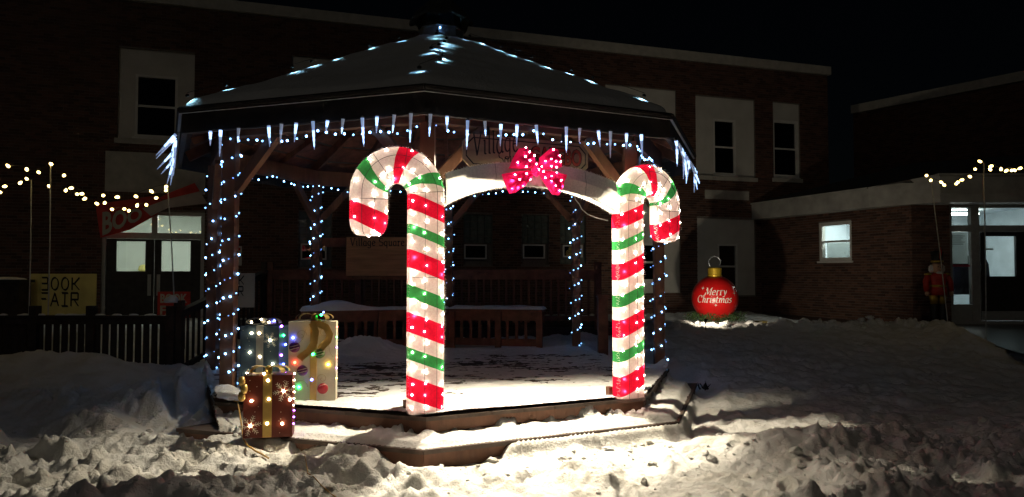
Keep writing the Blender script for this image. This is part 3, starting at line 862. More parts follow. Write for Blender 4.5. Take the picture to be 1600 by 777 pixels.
mb.add([b0, b1, b1 + Vector((6, 1.0, 1.0)), b0 + Vector((5, 0.4, 1.25))], [(0, 1, 2, 3)])
mb.add([b1, EW.pt(ent[1] + 6, 3.872, 0.4), EW.pt(ent[1] + 6, 4.7, -3), b1 + Vector((6, 1.0, 1.0))], [(0, 1, 2, 3)])
mb.build('roof', M['shingle'], annex)
# glazed entrance
u0, u1, z0, z1 = ent
q = lambda x: EW.hit(x)[0]
zz = lambda y: EW.hit(1540, y)[1]
mb = MB()
frame_ring(EW, mb, (u0, u1, z0, z1), 0.07, -0.16, -0.02)
EW.slab(mb, u0 + .07, u1 - .07, zz(362), zz(352), -0.15, -0.03)
EW.slab(mb, q(1520), q(1533), z0 + .07, zz(362), -0.15, -0.03)
EW.slab(mb, q(1520), q(1533), zz(352), z1 - .07, -0.15, -0.03)
EW.slab(mb, u0 + .07, q(1520), z0 + .07, zz(476), -0.13, -0.05)
sf = mb.build('storefront_frame', M['greyframe'], annex)
pane(EW, (u0 + .07, q(1520), zz(476), zz(362)), -0.09, 'glass', sf)
pane(EW, (u0 + .07, q(1520), zz(352), z1 - .07), -0.09, 'glass', sf)
pane(EW, (q(1533), u1 - .07, zz(352), z1 - .07), -0.09, 'glass', sf)
da, db = q(1535), q(1604)
ga = (q(1543), q(1591), zz(432), zz(369))
mb = MB()
EW.slab(mb, da, ga[0], z0 + .08, zz(362) - .005, -0.12, -0.05); EW.slab(mb, ga[1], db, z0 + .08, zz(362) - .005, -0.12, -0.05)
EW.slab(mb, ga[0], ga[1], z0 + .08, ga[2], -0.12, -0.05); EW.slab(mb, ga[0], ga[1], ga[3], zz(362) - .005, -0.12, -0.05)
EW.slab(mb, db + .005, u1 - .07, z0 + .07, zz(362), -0.12, -0.06)
d = mb.build('door', M['blackframe'], annex)
pane(EW, ga, -0.08, 'glass', d)
mb = MB(); EW.slab(mb, da, db, z0 + .085, z0 + .30, -0.049, -0.04); mb.build('kick_plate', M['greyframe'], d)
mb = MB(); EW.slab(mb, u0 + .075, q(1518), zz(412), zz(363), -0.13, -0.125); mb.build('paper_notice', M['paper'], sf)
mb = MB()
for k in range(5):
    y0 = 368 + k * 3.2
    EW.slab(mb, u0 + .12, q(1514 - (k % 3) * 3), zz(y0 + .9), zz(y0), -0.122, -0.119)
mb.build('notice_print', M['ink'], sf)
mb = MB(); EW.slab(mb, u0 + .075, q(1520), zz(417), zz(413.5), -0.119, -0.10); mb.build('red_rail', M['redbin'], sf)
mb = MB()
D = 4.0
ua, ub = u0 - .5, u1 + .5
mb.add([EW.pt(ua, z0, -D), EW.pt(ub, z0, -D), EW.pt(ub, z1 + .1, -D), EW.pt(ua, z1 + .1, -D)], [(0, 1, 2, 3)])
for uu in (ua, ub):
    mb.add([EW.pt(uu, z0, -D), EW.pt(uu, z0, -.23), EW.pt(uu, z1 + .1, -.23), EW.pt(uu, z1 + .1, -D)], [(0, 1, 2, 3)])
for z_ in (z0 + .01, z1 + .1):
    mb.add([EW.pt(ua, z_, -D), EW.pt(ub, z_, -D), EW.pt(ub, z_, -.23), EW.pt(ua, z_, -.23)], [(0, 1, 2, 3)])
lob = mb.build('lobby', M['roomblue'], annex)
mb = MB(); EW.slab(mb, q(1525), q(1640), z1 - .03, z1 + .02, -2.6, -2.45); mb.build('ceiling_lamp', M['tube'], lob)
mb = MB(); EW.slab(mb, q(1480), q(1500), z1 - .03, z1 + .02, -3.4, -3.3); mb.build('ceiling_lamp', M['tube'], lob)
mb = MB(); EW.slab(mb, q(1500), q(1521), zz(455), zz(418), -0.9, -0.86); mb.build('purple_cloth', M['purple'], lob)
mb = MB(); mb.lathe(EW.pt(q(1493), z0 + .02, -0.6), [(.22, 0), (.27, .5), (.27, .8), (.2, 1.0), (.08, 1.08)], 14); mb.build('dark_bin', M['coat'], lob)
mb = MB()
rng = random.Random(3)
for k in range(7):
    xx = 1548 + k * 7
    c = EW.pt(q(xx), zz(402), -1.3 - .1 * (k % 2))
    mb.lathe(c - Vector((0, 0, .9)), [(.16, 0), (.2, .3), (.17, .75), (.11, .9), (.05, .97)], 8)
mb.build('hanging_coats', M['coat'], lob)
mb = MB(); EW.slab(mb, q(1540), q(1612), zz(388), zz(385), -1.35, -1.3); EW.slab(mb, q(1552), q(1590), zz(384.9), zz(378), -1.45, -1.2); mb.build('coat_shelf', M['whitepaint'], lob)
mb = MB(); mb.lathe(EW.pt(q(1571), zz(384), -1.7), [(.05, 0), (.12, .08), (.13, .18), (.06, .26)], 10); mb.build('glowing_globe', M['tube'], lob)

# ---------- far two storey wing
fl, fr_ = at(1333, 165, 26.0), at(1640, 108, 21.0)
FW = Wall((fl.x, fl.y), (fr_.x - fl.x, fr_.y - fl.y))
LF = (Vector((fr_.x, fr_.y, 0)) - Vector((fl.x, fl.y, 0))).length
wing = empty('brick_wing', (fl.x, fl.y, 0.3), 'dark two storey brick wing with thin pale coping beyond the annex roof at far right', 'building')
brick_wall(FW, 0, LF + 4, 3.0, fl.z - 0.3, [], wing)
mb = MB(); FW.slab(mb, -.05, LF + 4, fl.z - .3, fl.z, -.3, .08); mb.build('coping', M['stone'], wing)
mb = MB(); FW.slab(mb, -0.0, LF + 4, 0.2, fl.z - .31, -6, -.3); mb.build('core', M['mortar'], wing)

# ------------------------------------------------------------------ lettering (broad nib strokes and a solid face)
def arc_(cx, cy, rx, ry, a0, a1, n=10):
    return [(cx + rx * math.cos(math.radians(a0 + (a1 - a0) * i / n)), cy + ry * math.sin(math.radians(a0 + (a1 - a0) * i / n))) for i in range(n + 1)]
GL = {
 'M': (0.95, [[(.0, .0), (.18, 0)], [(.1, 0), (.18, 1.0), (.06, 1.0)], [(.18, 1), (.45, .1), (.82, 1), (.95, 1)], [(.82, 1), (.82, 0)], [(.72, 0), (.94, 0)]]),
 'C': (0.75, [arc_(.42, .5, .36, .5, 50, 310, 16), [(.65, .88), (.68, .7)]]),
 'V': (0.72, [[(0, 1), (.2, 1)], [(.08, 1), (.34, 0), (.62, 1)], [(.52, 1), (.74, 1)]]),
 'S': (0.62, [arc_(.32, .75, .25, .25, 40, 230, 10) + arc_(.3, .25, .27, .25, 80, -150, 10)]),
 'G': (0.8, [arc_(.42, .5, .36, .5, 50, 330, 16), [(.74, .02), (.74, .42), (.5, .42)]]),
 'e': (0.5, [[(.08, .34), (.42, .38)] + arc_(.25, .32, .19, .32, 20, 320, 14)]),
 'r': (0.42, [[(.02, .6), (.12, .64), (.12, 0)], [(.03, 0), (.24, 0)], [(.12, .45), (.26, .63), (.4, .58)]]),
 'y': (0.55, [[(.02, .64), (.14, .62), (.26, .05)], [(.5, .64), (.3, .05), (.14, -.26), (.0, -.24)]]),
 'h': (0.56, [[(.02, 1), (.12, 1.02), (.12, 0)], [(.12, .45), (.3, .64), (.43, .5), (.43, .06), (.54, .02)]]),
 'i': (0.26, [[(.02, .62), (.12, .64), (.12, .05), (.22, .02)], [(.11, .86), (.14, .9)]]),
 's': (0.42, [arc_(.22, .48, .15, .15, 40, 230, 8) + arc_(.2, .16, .17, .16, 80, -150, 8)]),
 't': (0.36, [[(.14, .86), (.14, .1), (.22, .01), (.33, .05)], [(.0, .62), (.32, .62)]]),
 'm': (0.84, [[(.02, .6), (.12, .64), (.12, 0)], [(.12, .45), (.26, .64), (.4, .5), (.4, 0)], [(.4, .45), (.56, .64), (.7, .5), (.7, .06), (.82, .02)]]),
 'a': (0.54, [arc_(.24, .31, .19, .32, 60, 330, 14), [(.42, .64), (.42, .08), (.54, .02)]]),
 'l': (0.26, [[(.02, 1), (.12, 1.02), (.12, .06), (.22, .02)]]),
 'g': (0.54, [arc_(.24, .34, .19, .3, 60, 330, 14), [(.42, .64), (.42, -.12)] + arc_(.23, -.14, .19, .16, 0, -160, 7)]),
 'q': (0.54, [arc_(.24, .32, .19, .31, 60, 330, 14), [(.42, .64), (.42, -.34)]]),
 'u': (0.56, [[(.02, .62), (.12, .64), (.12, .14)] + arc_(.26, .14, .14, .14, 180, 320, 5) + [(.43, .3)], [(.43, .64), (.43, .06), (.54, .02)]]),
 'z': (0.46, [[(.05, .62), (.4, .62), (.04, .02), (.42, .02)]]),
 'b': (0.54, [[(.02, 1), (.12, 1.02), (.12, .05)], arc_(.28, .31, .19, .31, 150, -150, 14)]),
 'o': (0.52, [arc_(.26, .32, .2, .32, 0, 360, 16)]),
 ' ': (0.32, []),
}
BK = {   # squared mono-line capitals of the two painted boards (the B and F without their uprights)
 'B': (.9, [[(.12, 1), (.75, 1), (.75, .55)], [(.12, .52), (.8, .52), (.8, 0), (.12, 0)]]),
 'O': (.95, [arc_(.47, .5, .38, .5, 0, 360, 14)]),
 'K': (.95, [[(.12, 1), (.12, 0)], [(.12, .5), (.35, .5), (.9, 1)], [(.35, .5), (.9, 0)]]),
 'F': (.85, [[(.1, 1), (.8, 1)], [(.1, .55), (.6, .55)]]),
 'A': (.95, [[(.05, 0), (.45, 1), (.85, 0)], [(.2, .38), (.7, .38)]]),
 'I': (.75, [[(.05, 1), (.7, 1)], [(.37, 1), (.37, 0)], [(.05, 0), (.7, 0)]]),
 'R': (.9, [[(.1, 0), (.1, 1), (.8, 1), (.8, .5), (.1, .5)], [(.4, .5), (.85, 0)]]),
}
def write(mb, text, place, size, nib=(0.055, 0.03), thin=0.03, slant=0.0, font=GL, space=0.06, m=0):
    """strokes with a slanted broad nib; place(x, y, lift) puts letter space on a surface"""
    x0, k = 0.0, 0
    for ch in text:
        wd, strokes = font[ch]
        for st in strokes:
            for (ax, ay), (bx, by) in zip(st, st[1:]):
                for nx, ny in (nib, (-thin * .6, thin)):
                    k += 1
                    q = []
                    for (px, py, sg) in ((ax, ay, -1), (bx, by, -1), (bx, by, 1), (ax, ay, 1)):
                        X, Y = px + sg * nx, py + sg * ny
                        q.append(place((x0 + X + slant * Y) * size, Y * size, 0.00004 * k))
                    if (q[1] - q[0]).cross(q[3] - q[0]).length < 1e-8: continue
                    mb.add(q, [(0, 1, 2, 3)], m)
        x0 += wd + space
    return x0 * size
def text_width(text, size, font=GL, space=0.06):
    return sum(font[c][0] + space for c in text) * size
def solid_text(body, ext=0.004, shear=0.0, bold=0.0):       # built in face, as flat verts and faces
    cu = bpy.data.curves.new('lettering', 'FONT')
    cu.body = body; cu.size = 1.0; cu.extrude = ext; cu.shear = shear; cu.offset = bold
    cu.resolution_u = 3
    ob = bpy.data.objects.new('lettering', cu)
    COL.objects.link(ob)
    dg = bpy.context.evaluated_depsgraph_get()
    me = bpy.data.meshes.new_from_object(ob.evaluated_get(dg))
    v = [p.co.copy() for p in me.vertices]; f = [tuple(p.vertices) for p in me.polygons]
    bpy.data.objects.remove(ob); bpy.data.meshes.remove(me); bpy.data.curves.remove(cu)
    return v, f
def solid_on(mb, body, W, u0, u1, z0, z1, off, m=0, bold=0.0, shear=0.0):
    v, f = solid_text(body, 0.004, shear, bold)
    xa, xb = min(p.x for p in v), max(p.x for p in v)
    ya, yb = min(p.y for p in v), max(p.y for p in v)
    mb.add([W.pt(u0 + (p.x - xa) / (xb - xa) * (u1 - u0), z0 + (p.y - ya) / (yb - ya) * (z1 - z0), off + p.z) for p in v], f, m)

# ------------------------------------------------------------------ bulbs
def ico(r, sub=1):
    import bmesh
    bm = bmesh.new(); bmesh.ops.create_icosphere(bm, subdivisions=sub, radius=r)
    v = [p.co.copy() for p in bm.verts]; f = [tuple(q.index for q in p.verts) for p in bm.faces]
    bm.free(); return v, f
def bulb_mesh(name, r, mname, sub=1):
    v, f = ico(r, sub)
    return mesh_from(name, v, f, M[mname], None, True)
B_COOL = bulb_mesh('bulb', 0.0125, 'coolbulb')
B_COOLS = [B_COOL, bulb_mesh('bulb', 0.0110, 'coolmid'), bulb_mesh('bulb', 0.0085, 'cooldim')]
def cool(rg): return B_COOLS[rg.choice((0, 0, 0, 1, 1, 1, 2))]
t = MB().lathe((0, 0, 0), [(0.010, 0.0), (0.010, 0.001)], 10); t.lathe((0, 0, 0), [(0.020, -0.014), (0.0195, 0.003), (0.010, 0.009), (0.004, 0.012)], 10, 1); t.f.pop(-2); t.m.pop(-2)
B_ROOF = mesh_from('bulb', t.v, t.f, [M['roofbulb'], M['cable']], t.m)
B_WARM = bulb_mesh('bulb', 0.0085, 'warmbulb')
B_GIFT = bulb_mesh('bulb', 0.012, 'giftbulb')
B_BOW = bulb_mesh('bulb', 0.0075, 'bowbulb')
B_LED = {k: bulb_mesh('bulb', 0.013, k) for k in ('led_red', 'led_green', 'led_blue', 'led_yellow', 'led_violet')}
t = MB().lathe((0, 0, 0), [(0.006, 0), (.020, .012), (.025, .032), (.016, .058), (.004, .07)], 8)
B_C9 = mesh_from('bulb', t.v, t.f, M['strandbulb'], None, True)

# ------------------------------------------------------------------ gazebo
gz = empty('gazebo', (GC.x, GC.y, 0.0), 'open octagonal wooden gazebo with snow covered hipped roof and small cupola', 'gazebo')
EAVE_R, EAVE_Z, TOP_R, TOP_Z, FB = 3.37, 3.25, 0.30, 4.68, 2.985
SLOPE = (TOP_Z - EAVE_Z) / (EAVE_R - TOP_R)
for k in range(8):
    p = posts[k]
    mb = MB(); mb.box((p.x, p.y, (FLOOR + 3.02) / 2), (0.13, 0.13, 3.02 - FLOOR)); mb.build('post', M['wood'], gz)
for k in range(8):
    p, q = posts[k], posts[(k + 1) % 8]
    d = (q - p).normalized()
    mb = MB(); mb.bar(p + Vector((0, 0, 3.135)) + d * .003, q + Vector((0, 0, 3.135)) - d * .003, 0.10, 0.225); mb.build('beam', M['wood'], gz)
    for a, s in ((p, 1), (q, -1)):
        mb = MB(); mb.bar(a + d * s * 0.066 + Vector((0, 0, 2.48)), a + d * s * 0.55 + Vector((0, 0, 3.015)), 0.075, 0.10); mb.build('knee_brace', M['wood'], gz)
for k in range(8):
    e0, e1 = oct_pt(k, EAVE_R), oct_pt(k + 1, EAVE_R)
    t0, t1 = oct_pt(k, TOP_R), oct_pt(k + 1, TOP_R)
    Z = Vector((0, 0, 1))
    mb = MB()
    top = [e0 + Z * EAVE_Z, e1 + Z * EAVE_Z, t1 + Z * TOP_Z, t0 + Z * TOP_Z]
    mb.add(top + [v - Z * 0.05 for v in top], [(0, 1, 2, 3), (7, 6, 5, 4), (0, 4, 5, 1)])
    mb.build('roof_panel', M['shingle'], gz)
    mb = MB()
    f0, f1 = oct_pt(k, EAVE_R + .03), oct_pt(k + 1, EAVE_R + .03)
    g0, g1 = oct_pt(k, EAVE_R - .02), oct_pt(k + 1, EAVE_R - .02)
    mb.add([f0 + Z * FB, f1 + Z * FB, f1 + Z * (EAVE_Z - .012), f0 + Z * (EAVE_Z - .012), g0 + Z * FB, g1 + Z * FB, g1 + Z * (EAVE_Z - .06), g0 + Z * (EAVE_Z - .06)],
           [(0, 1, 2, 3), (5, 4, 7, 6), (0, 4, 5, 1), (3, 2, 6, 7)])
    mb.build('fascia', M['fascia'], gz)
    mb = MB()                                           # gutter lip along the top of the fascia
    mb.tube([oct_pt(k, EAVE_R + .05, EAVE_Z - .035), oct_pt(k + 1, EAVE_R + .05, EAVE_Z - .035)], 0.028, 6); mb.build('gutter', M['fascia'], gz)
    # rafters: one under each hip and two in each bay, with ceiling boards above them
    mb = MB(); mb.bar(oct_pt(k, EAVE_R - .1, EAVE_Z - .11), oct_pt(k, TOP_R + .05, TOP_Z - .14), 0.05, 0.13); mb.build('hip_rafter', M['darkwood'], gz)
    for f in (1 / 3, 2 / 3):
        a, b = e0.lerp(e1, f), t0.lerp(t1, f)
        ea = a + (b - a).normalized() * .12
        mb = MB(); mb.bar(ea + Z * (EAVE_Z - .10 + .12 * SLOPE), b + (a - b) * .16 + Z * (TOP_Z - .10 - .16 * (TOP_Z - EAVE_Z)), 0.04, 0.10); mb.build('jack_rafter', M['darkwood'], gz)
    for j in range(7):
        fa, fb = 0.04 + j * .13, 0.04 + (j + 1) * .13 - 0.022
        q = [e0.lerp(t0, fa), e1.lerp(t1, fa), e1.lerp(t1, fb), e0.lerp(t0, fb)]
        hh = [EAVE_Z + (TOP_Z - EAVE_Z) * fa, EAVE_Z + (TOP_Z - EAVE_Z) * fa, EAVE_Z + (TOP_Z - EAVE_Z) * fb, EAVE_Z + (TOP_Z - EAVE_Z) * fb]
        mb = MB()
        mb.add([v + Z * (h - .054) for v, h in zip(q, hh)] + [v + Z * (h - .072) for v, h in zip(q, hh)], [(0, 1, 2, 3), (7, 6, 5, 4), (0, 4, 5, 1), (2, 6, 7, 3)])
        mb.build('ceiling_board', M['darkwood'], gz)
# cupola
mb = MB()
mb.lathe((GC.x, GC.y, TOP_Z - .02), [(.345, 0), (.345, .05), (.30, .06), (.295, .17), (.31, .175), (.31, .19)], 8); cb_ = mb.build('cupola_base', M['metal'], gz)
mb = MB()
mb.lathe((GC.x, GC.y, TOP_Z + .17), [(.27, 0), (.25, .30)], 8); mb.build('cupola_wall', M['copper'], gz)
mb = MB()
n = 40; ring = []
prof = [(.40, 0.25), (.41, .28), (.34, .37), (.24, .47), (.12, .60), (.02, .78)]
for r, h in prof:
    for j in range(n):
        th = 2 * math.pi * j / n
        sc = 1 + (0.05 * math.cos(8 * th) if r > .3 else 0)
        mb.v.append(Vector((GC.x + r * sc * math.cos(th), GC.y + r * sc * math.sin(th), TOP_Z + h + 0.02 + (-.03 * math.cos(8 * th) if r > .3 else 0))))
for i in range(len(prof) - 1):
    for j in range(n):
        mb.f.append((i * n + j, i * n + (j + 1) % n, (i + 1) * n + (j + 1) % n, (i + 1) * n + j)); mb.m.append(0)
mb.build('cupola_roof', M['copper'], gz)
# platform: deck boards one by one, rim boards, lower step
def clip_y(poly, y0, y1):
    def clip(P, f):
        out = []
        for i in range(len(P)):
            a, b = P[i - 1], P[i]
            fa, fb = f(a), f(b)
            if (fa >= 0) != (fb >= 0): out.append(a + (b - a) * (fa / (fa - fb)))
            if fb >= 0: out.append(b)
        return out
    P = clip(poly, lambda p: p.y - y0)
    return clip(P, lambda p: y1 - p.y) if len(P) > 2 else []
ymin, ymax = min(p.y for p in plat), max(p.y for p in plat)
deckp = offset_poly(plat, 0.015)
y = ymin - 0.02
while y < ymax:
    P = clip_y(deckp, y, y + 0.132)
    if len(P) > 2:
        mb = MB(); zt2 = FLOOR - random.uniform(0, .003)
        mb.prism([Vector((p.x, p.y, zt2 - .032)) for p in P], (0, 0, .032)); mb.build('deck_board', M['deck'], gz)
    y += 0.14
for k in range(8):
    p, q = plat[k], plat[(k + 1) % 8]
    e = (q - p).normalized(); nrm = Vector((e.y, -e.x, 0))
    mb = MB(); mb.obox(p + Vector((0, 0, .02)) - nrm * .045 + e * .004, (q - p) - e * .008, nrm * .04, Vector((0, 0, FLOOR - .057))); mb.build('rim_board', M['wood'], gz)
for k in (7, 0, 1):
    p, q, P, Q = plat[k], plat[(k + 1) % 8], tread[k], tread[(k + 1) % 8]
    Z = Vector((0, 0, 1))
    for j in range(2):
        a, b = 0.02 + j * .49, 0.02 + (j + 1) * .49 - (.02 if j == 0 else 0)
        a0_, a1_, b0_, b1_ = p.lerp(P, a), q.lerp(Q, a), p.lerp(P, b), q.lerp(Q, b)
        gap = (q - p).normalized() * .003
        mb = MB(); mb.prism([b0_ + gap + Z * (TREAD_Z - .038), b1_ - gap + Z * (TREAD_Z - .038), a1_ - gap + Z * (TREAD_Z - .038), a0_ + gap + Z * (TREAD_Z - .038)], (0, 0, .036)); mb.build('step_board', M['deck'], gz)
    a0_, a1_ = p.lerp(P, .93), q.lerp(Q, .93)
    e = (a1_ - a0_).normalized(); nrm = Vector((e.y, -e.x, 0))
    mb = MB(); mb.obox(a0_ - Z * .15 + e * .004 - nrm * .03, (a1_ - a0_) - e * .008, nrm * .03, Z * (TREAD_Z - .042 + .15)); mb.build('step_riser', M['wood'], gz)
# roof snow
nth, nr = 240, 46
th = np.linspace(0, 2 * math.pi, nth, endpoint=False) + ROT
rr = np.concatenate([np.linspace(0.30, 3.30, nr - 8), np.linspace(3.32, 3.43, 8)])
TH, RR = np.meshgrid(th, rr)
a = (TH - ROT + math.pi / 2) % (math.pi / 4)
fo = math.cos(math.pi / 8) / np.cos(a - math.pi / 8)          # octagon: 1 at the corners
X = GC.x + RR * fo * np.cos(TH); Y = GC.y + RR * fo * np.sin(TH)
edge_n = fbm(TH * 16, RR * 0 + 2, 201, 4)
thick = 0.060 + 0.075 * (fbm(X * 1.3, Y * 1.3, 203) - .5) + 0.03 * (fbm(X * 6, Y * 6, 204) - .5)
lim = 3.36 + 0.07 * (edge_n - 0.35)
tq = np.clip((lim - RR) / 0.07, 0, 1)
thick = thick * np.sqrt(tq) - 0.03 * (1 - np.clip(tq * 4, 0, 1))
Zr = EAVE_Z + (EAVE_R - np.minimum(RR, 3.40)) * SLOPE + thick
Zr = np.where(RR > 3.39, Zr - 0.03, Zr)
co = np.stack([X, Y, Zr], -1).reshape(-1, 3)
fs = []
for i in range(nr - 1):
    for j in range(nth):
        fs.append((i * nth + j, (i + 1) * nth + j, (i + 1) * nth + (j + 1) % nth, i * nth + (j + 1) % nth))
rs = link('roof_snow', mesh_from('roof_snow', co, fs, M['snow_clean'], None, True))
tag(rs, 'smooth layer of snow lying on the gazebo roof', 'snow', kind='stuff')
def roof_z(x, y):
    dx, dy = x - GC.x, y - GC.y
    r, t_ = math.hypot(dx, dy), math.atan2(dy, dx)
    a_ = (t_ - ROT + math.pi / 2) % (math.pi / 4)
    r = r / (math.cos(math.pi / 8) / math.cos(a_ - math.pi / 8))
    return EAVE_Z + (EAVE_R - r) * SLOPE + 0.055
# snow lying on the deck, worn through to the boards
gx, gy = np.meshgrid(np.arange(-4.3, 2.5, 0.017), np.arange(6.0, 12.7, 0.017))
dpl = sdist(offset_poly(plat, 0.01), gx, gy)
ab = (plat[1] - plat[0]).normalized(); abn = Vector((ab.y, -ab.x, 0))
dfront = -((gx - plat[0].x) * abn.x + (gy - plat[0].y) * abn.y)
ha = (plat[0] - plat[7]).normalized(); han = Vector((ha.y, -ha.x, 0))
dleft = -((gx - plat[7].x) * han.x + (gy - plat[7].y) * han.y)
cov = 0.43 + 1.05 * np.exp(-np.clip(dfront, 0, 9) / 0.55) + 0.55 * np.exp(-np.clip(dleft, 0, 9) / 0.5) + 0.55 * np.exp(-(np.abs(dpl)) / 0.25)
wob = 0.25 * fbm(gx * 2, gy * 2, 305)
cov = cov + 1.1 * (fbm(gx * 1.1, gy * 2.0, 301) - .5) + 1.5 * (fbm(gx * 3.4, (gy + wob) * 13, 302) - .5) + 1.5 * (fbm(gx * 11, gy * 24, 303, 3) - .5)
tk = np.clip((cov - 0.40) * 0.022, -0.01, 0.03)
pile = 0.24 * gauss(gx, gy, -2.25, 10.95, 0.75, 0.42) * (0.5 + fbm(gx * 3, gy * 3, 306)) + 0.05 * gauss(gx, gy, posts[3].x, posts[3].y, .3, .3) + 0.10 * gauss(gx, gy, posts[2].x + .05, posts[2].y - .1, .14, .14) + 0.12 * gauss(gx, gy, posts[7].x + .0, posts[7].y - .10, .20, .16) + 0.05 * gauss(gx, gy, 0.4, 11.6, 1.2, .25)
pile = pile + 0.045 * gauss(gx, gy, -.75, 6.55, .5, .16) * fbm(gx * 8, gy * 8, 307)
gz_ = FLOOR + tk + pile + 0.004 * (fbm(gx * 25, gy * 25, 308, 3) - .5)
keep = (dpl < 0) & (gz_ > FLOOR - 0.006)
fsn = link('deck_snow', grid_mesh('deck_snow', gx, gy, gz_, M['snow_clean'], keep))
tag(fsn, 'thin worn snow on the gazebo floor boards', 'snow', kind='stuff')

# snow lying on the lower step
gx, gy = np.meshgrid(np.arange(-4.4, 2.9, 0.0155), np.arange(5.5, 10.6, 0.0155))
dt_, dp_ = sdist(tread, gx, gy), sdist(plat, gx, gy)
band = np.exp(-np.abs(dp_) / 0.055)
rag = 0.024 + 0.05 * np.clip(fbm(gx * 7, gy * 7, 601) - .35, 0, 1)
tap = sstep(0, 1, (-dt_ - rag) / .085)
hs = TREAD_Z + (0.022 + 0.03 * fbm(gx * 4, gy * 4, 95) + 0.012 * fbm(gx * 20, gy * 20, 96)) * tap - .006 * (tap <= 0)
hs = hs + band * (0.75 * clumps(gx, gy, 0.15, 97) + 0.7 * clumps(gx, gy, 0.07, 98)) * (0.25 + 1.3 * fbm(gx * 2, gy * 2, 99))
hs = hs + (0.36 * gauss(gx, gy, -3.6, 7.9, 0.65, 0.8)) * sstep(0, .03, -dt_ - .02)
hs = np.where((gx > 1.3), hs + .05 * tap * fbm(gx * 3, gy * 3, 602), hs)
keep = (dt_ < -0.022) & (dp_ > -0.05) & (beyond(6, gx, gy) < .02) & (beyond(2, gx, gy) < .0)
ssn = link('step_snow', grid_mesh('step_snow', gx, gy, hs, M['snow'], keep))
tag(ssn, 'snow lying along the lower step with icy crumbs at its back', 'snow', kind='stuff')

# ------------------------------------------------------------------ slatted bench along the back of the gazebo
def bench(P0, P1, label, hide_last=False):
    P0, P1 = Vector(P0), Vector(P1)
    d = (P1 - P0).normalized(); n_ = Vector((d.y, -d.x, 0)); L = (P1 - P0).length
    b = empty('slatted_bench', (P0.x, P0.y, FLOOR), label, 'bench', 'benches built along the back of the gazebo')
    Z = Vector((0, 0, 1))
    mb = MB(); mb.obox(P0 + Z * 1.0 - n_ * .30 , d * L, n_ * .34, Z * .04); mb.build('seat', M['darkwood'], b)
    mb = MB(); mb.obox(P0 + Z * .86 - n_ * .04 + d * .01, d * (L - .02), n_ * .04, Z * .138); mb.build('apron', M['darkwood'], b)
    mb = MB(); mb.obox(P0 + Z * (FLOOR + .06) - n_ * .035 + d * .01, d * (L - .02), n_ * .03, Z * .12); mb.build('bottom_rail', M['darkwood'], b)
    for u in (0.0, L * .5, L - .10):
        mb = MB(); mb.obox(P0 + Z * FLOOR + d * u + n_ * .002, d * .10, n_ * .05, Z * (.998 - FLOOR)); mb.build('leg', M['darkwood'], b)
    u = .18
    while u < L - .18:
        mb = MB(); mb.obox(P0 + Z * (FLOOR + .182) - n_ * .03 + d * u, d * .05, n_ * .022, Z * (.858 - FLOOR - .182)); mb.build('slat', M['darkwood'], b)
        u += .155
    sx = np.linspace(-.02, L + .02, 60); sy = np.linspace(-.32, .05, 14)
    SX, SY = np.meshgrid(sx, sy)
    hh = 0.035 + 0.05 * (fbm(SX * 2, SY * 4 + P0.x, 401) - .35) + .11 * gauss(SX, SY, .55, -.15, .35, .3) * (P0.x < -1.5)
    ed = np.clip(np.minimum(np.minimum(SX + .02, L + .02 - SX), np.minimum(SY + .32, .05 - SY)) / .05, 0, 1)
    hh = np.maximum(hh, 0.012) * np.sqrt(ed)
    Xs = P0.x + SX * d.x + SY * n_.x; Ys = P0.y + SX * d.y + SY * n_.y
    o = link('seat_snow', grid_mesh('seat_snow', Xs, Ys, 1.039 + hh, M['snow_clean'])); o.parent = b
    o.location = -WL[b.name]; o['kind'] = 'stuff'
bp = [at(472, 480, 11.15), at(702, 480, 11.95), at(848, 480, 11.62)]
bp = [Vector((p.x, p.y, 0)) for p in bp]
bench(bp[0], bp[1] - (bp[1] - bp[0]).normalized() * .005, 'dark slatted bench heaped with snow, behind the ivory gift')
bench(bp[1] + (bp[2] - bp[1]).normalized() * .005, bp[2], 'dark slatted bench seen through the arch, thin snow along its seat')

# ------------------------------------------------------------------ fences and railings
def railing(name, label, P0, z0, P1, z1, height, pitch, pw, rail_h, mname, posts_at=(0, 1), group=None, base=0.06, rail_w=.05):
    P0, P1 = Vector((P0[0], P0[1], 0)), Vector((P1[0], P1[1], 0))
    d = (P1 - P0).normalized(); n_ = Vector((d.y, -d.x, 0)); L = (P1 - P0).length
    zb = lambda u: z0 + (z1 - z0) * u / L
    r = empty(name, (P0.x, P0.y, z0), label, 'railing' if 'rail' in name else 'fence', group)
    Z = Vector((0, 0, 1))
    up = lambda u, h: P0 + d * u + Z * (zb(u) + h)
    sl = d * L + Z * (z1 - z0)
    mb = MB(); mb.obox(up(0, height - rail_h), sl, n_ * rail_w, Z * rail_h); mb.build('top_rail', M[mname], r)
    mb = MB(); mb.obox(up(0, height + .001) - n_ * .04, sl, n_ * (.08 + rail_w), Z * .035); mb.build('cap_board', M[mname], r)
    mb = MB(); mb.obox(up(0, base), sl, n_ * .04, Z * .09); mb.build('bottom_rail', M[mname], r)
    shared = None
    u = pitch * .6
    while u < L - pitch * .4:
        if shared is None:
            t = MB().obox((-pw / 2, 0, 0), (pw, 0, 0), (0, .022, 0), (0, 0, height - base * .4 - .03)); shared = mesh_from('picket', t.v, t.f, M[mname])
        link('picket', shared, r, up(u, base * .4) - n_ * .001 , (0, 0, math.atan2(d.y, d.x)))
        u += pitch
    for f in posts_at:
        mb = MB(); c = P0 + d * (L * f); mb.box((c.x, c.y, zb(L * f) - .1 + (height + .28) / 2), (.12, .12, height + .28)); mb.build('newel_post', M[mname], r)
    return r
pa, pb = at(-60, 500, 11.0), at(268, 500, 11.0)
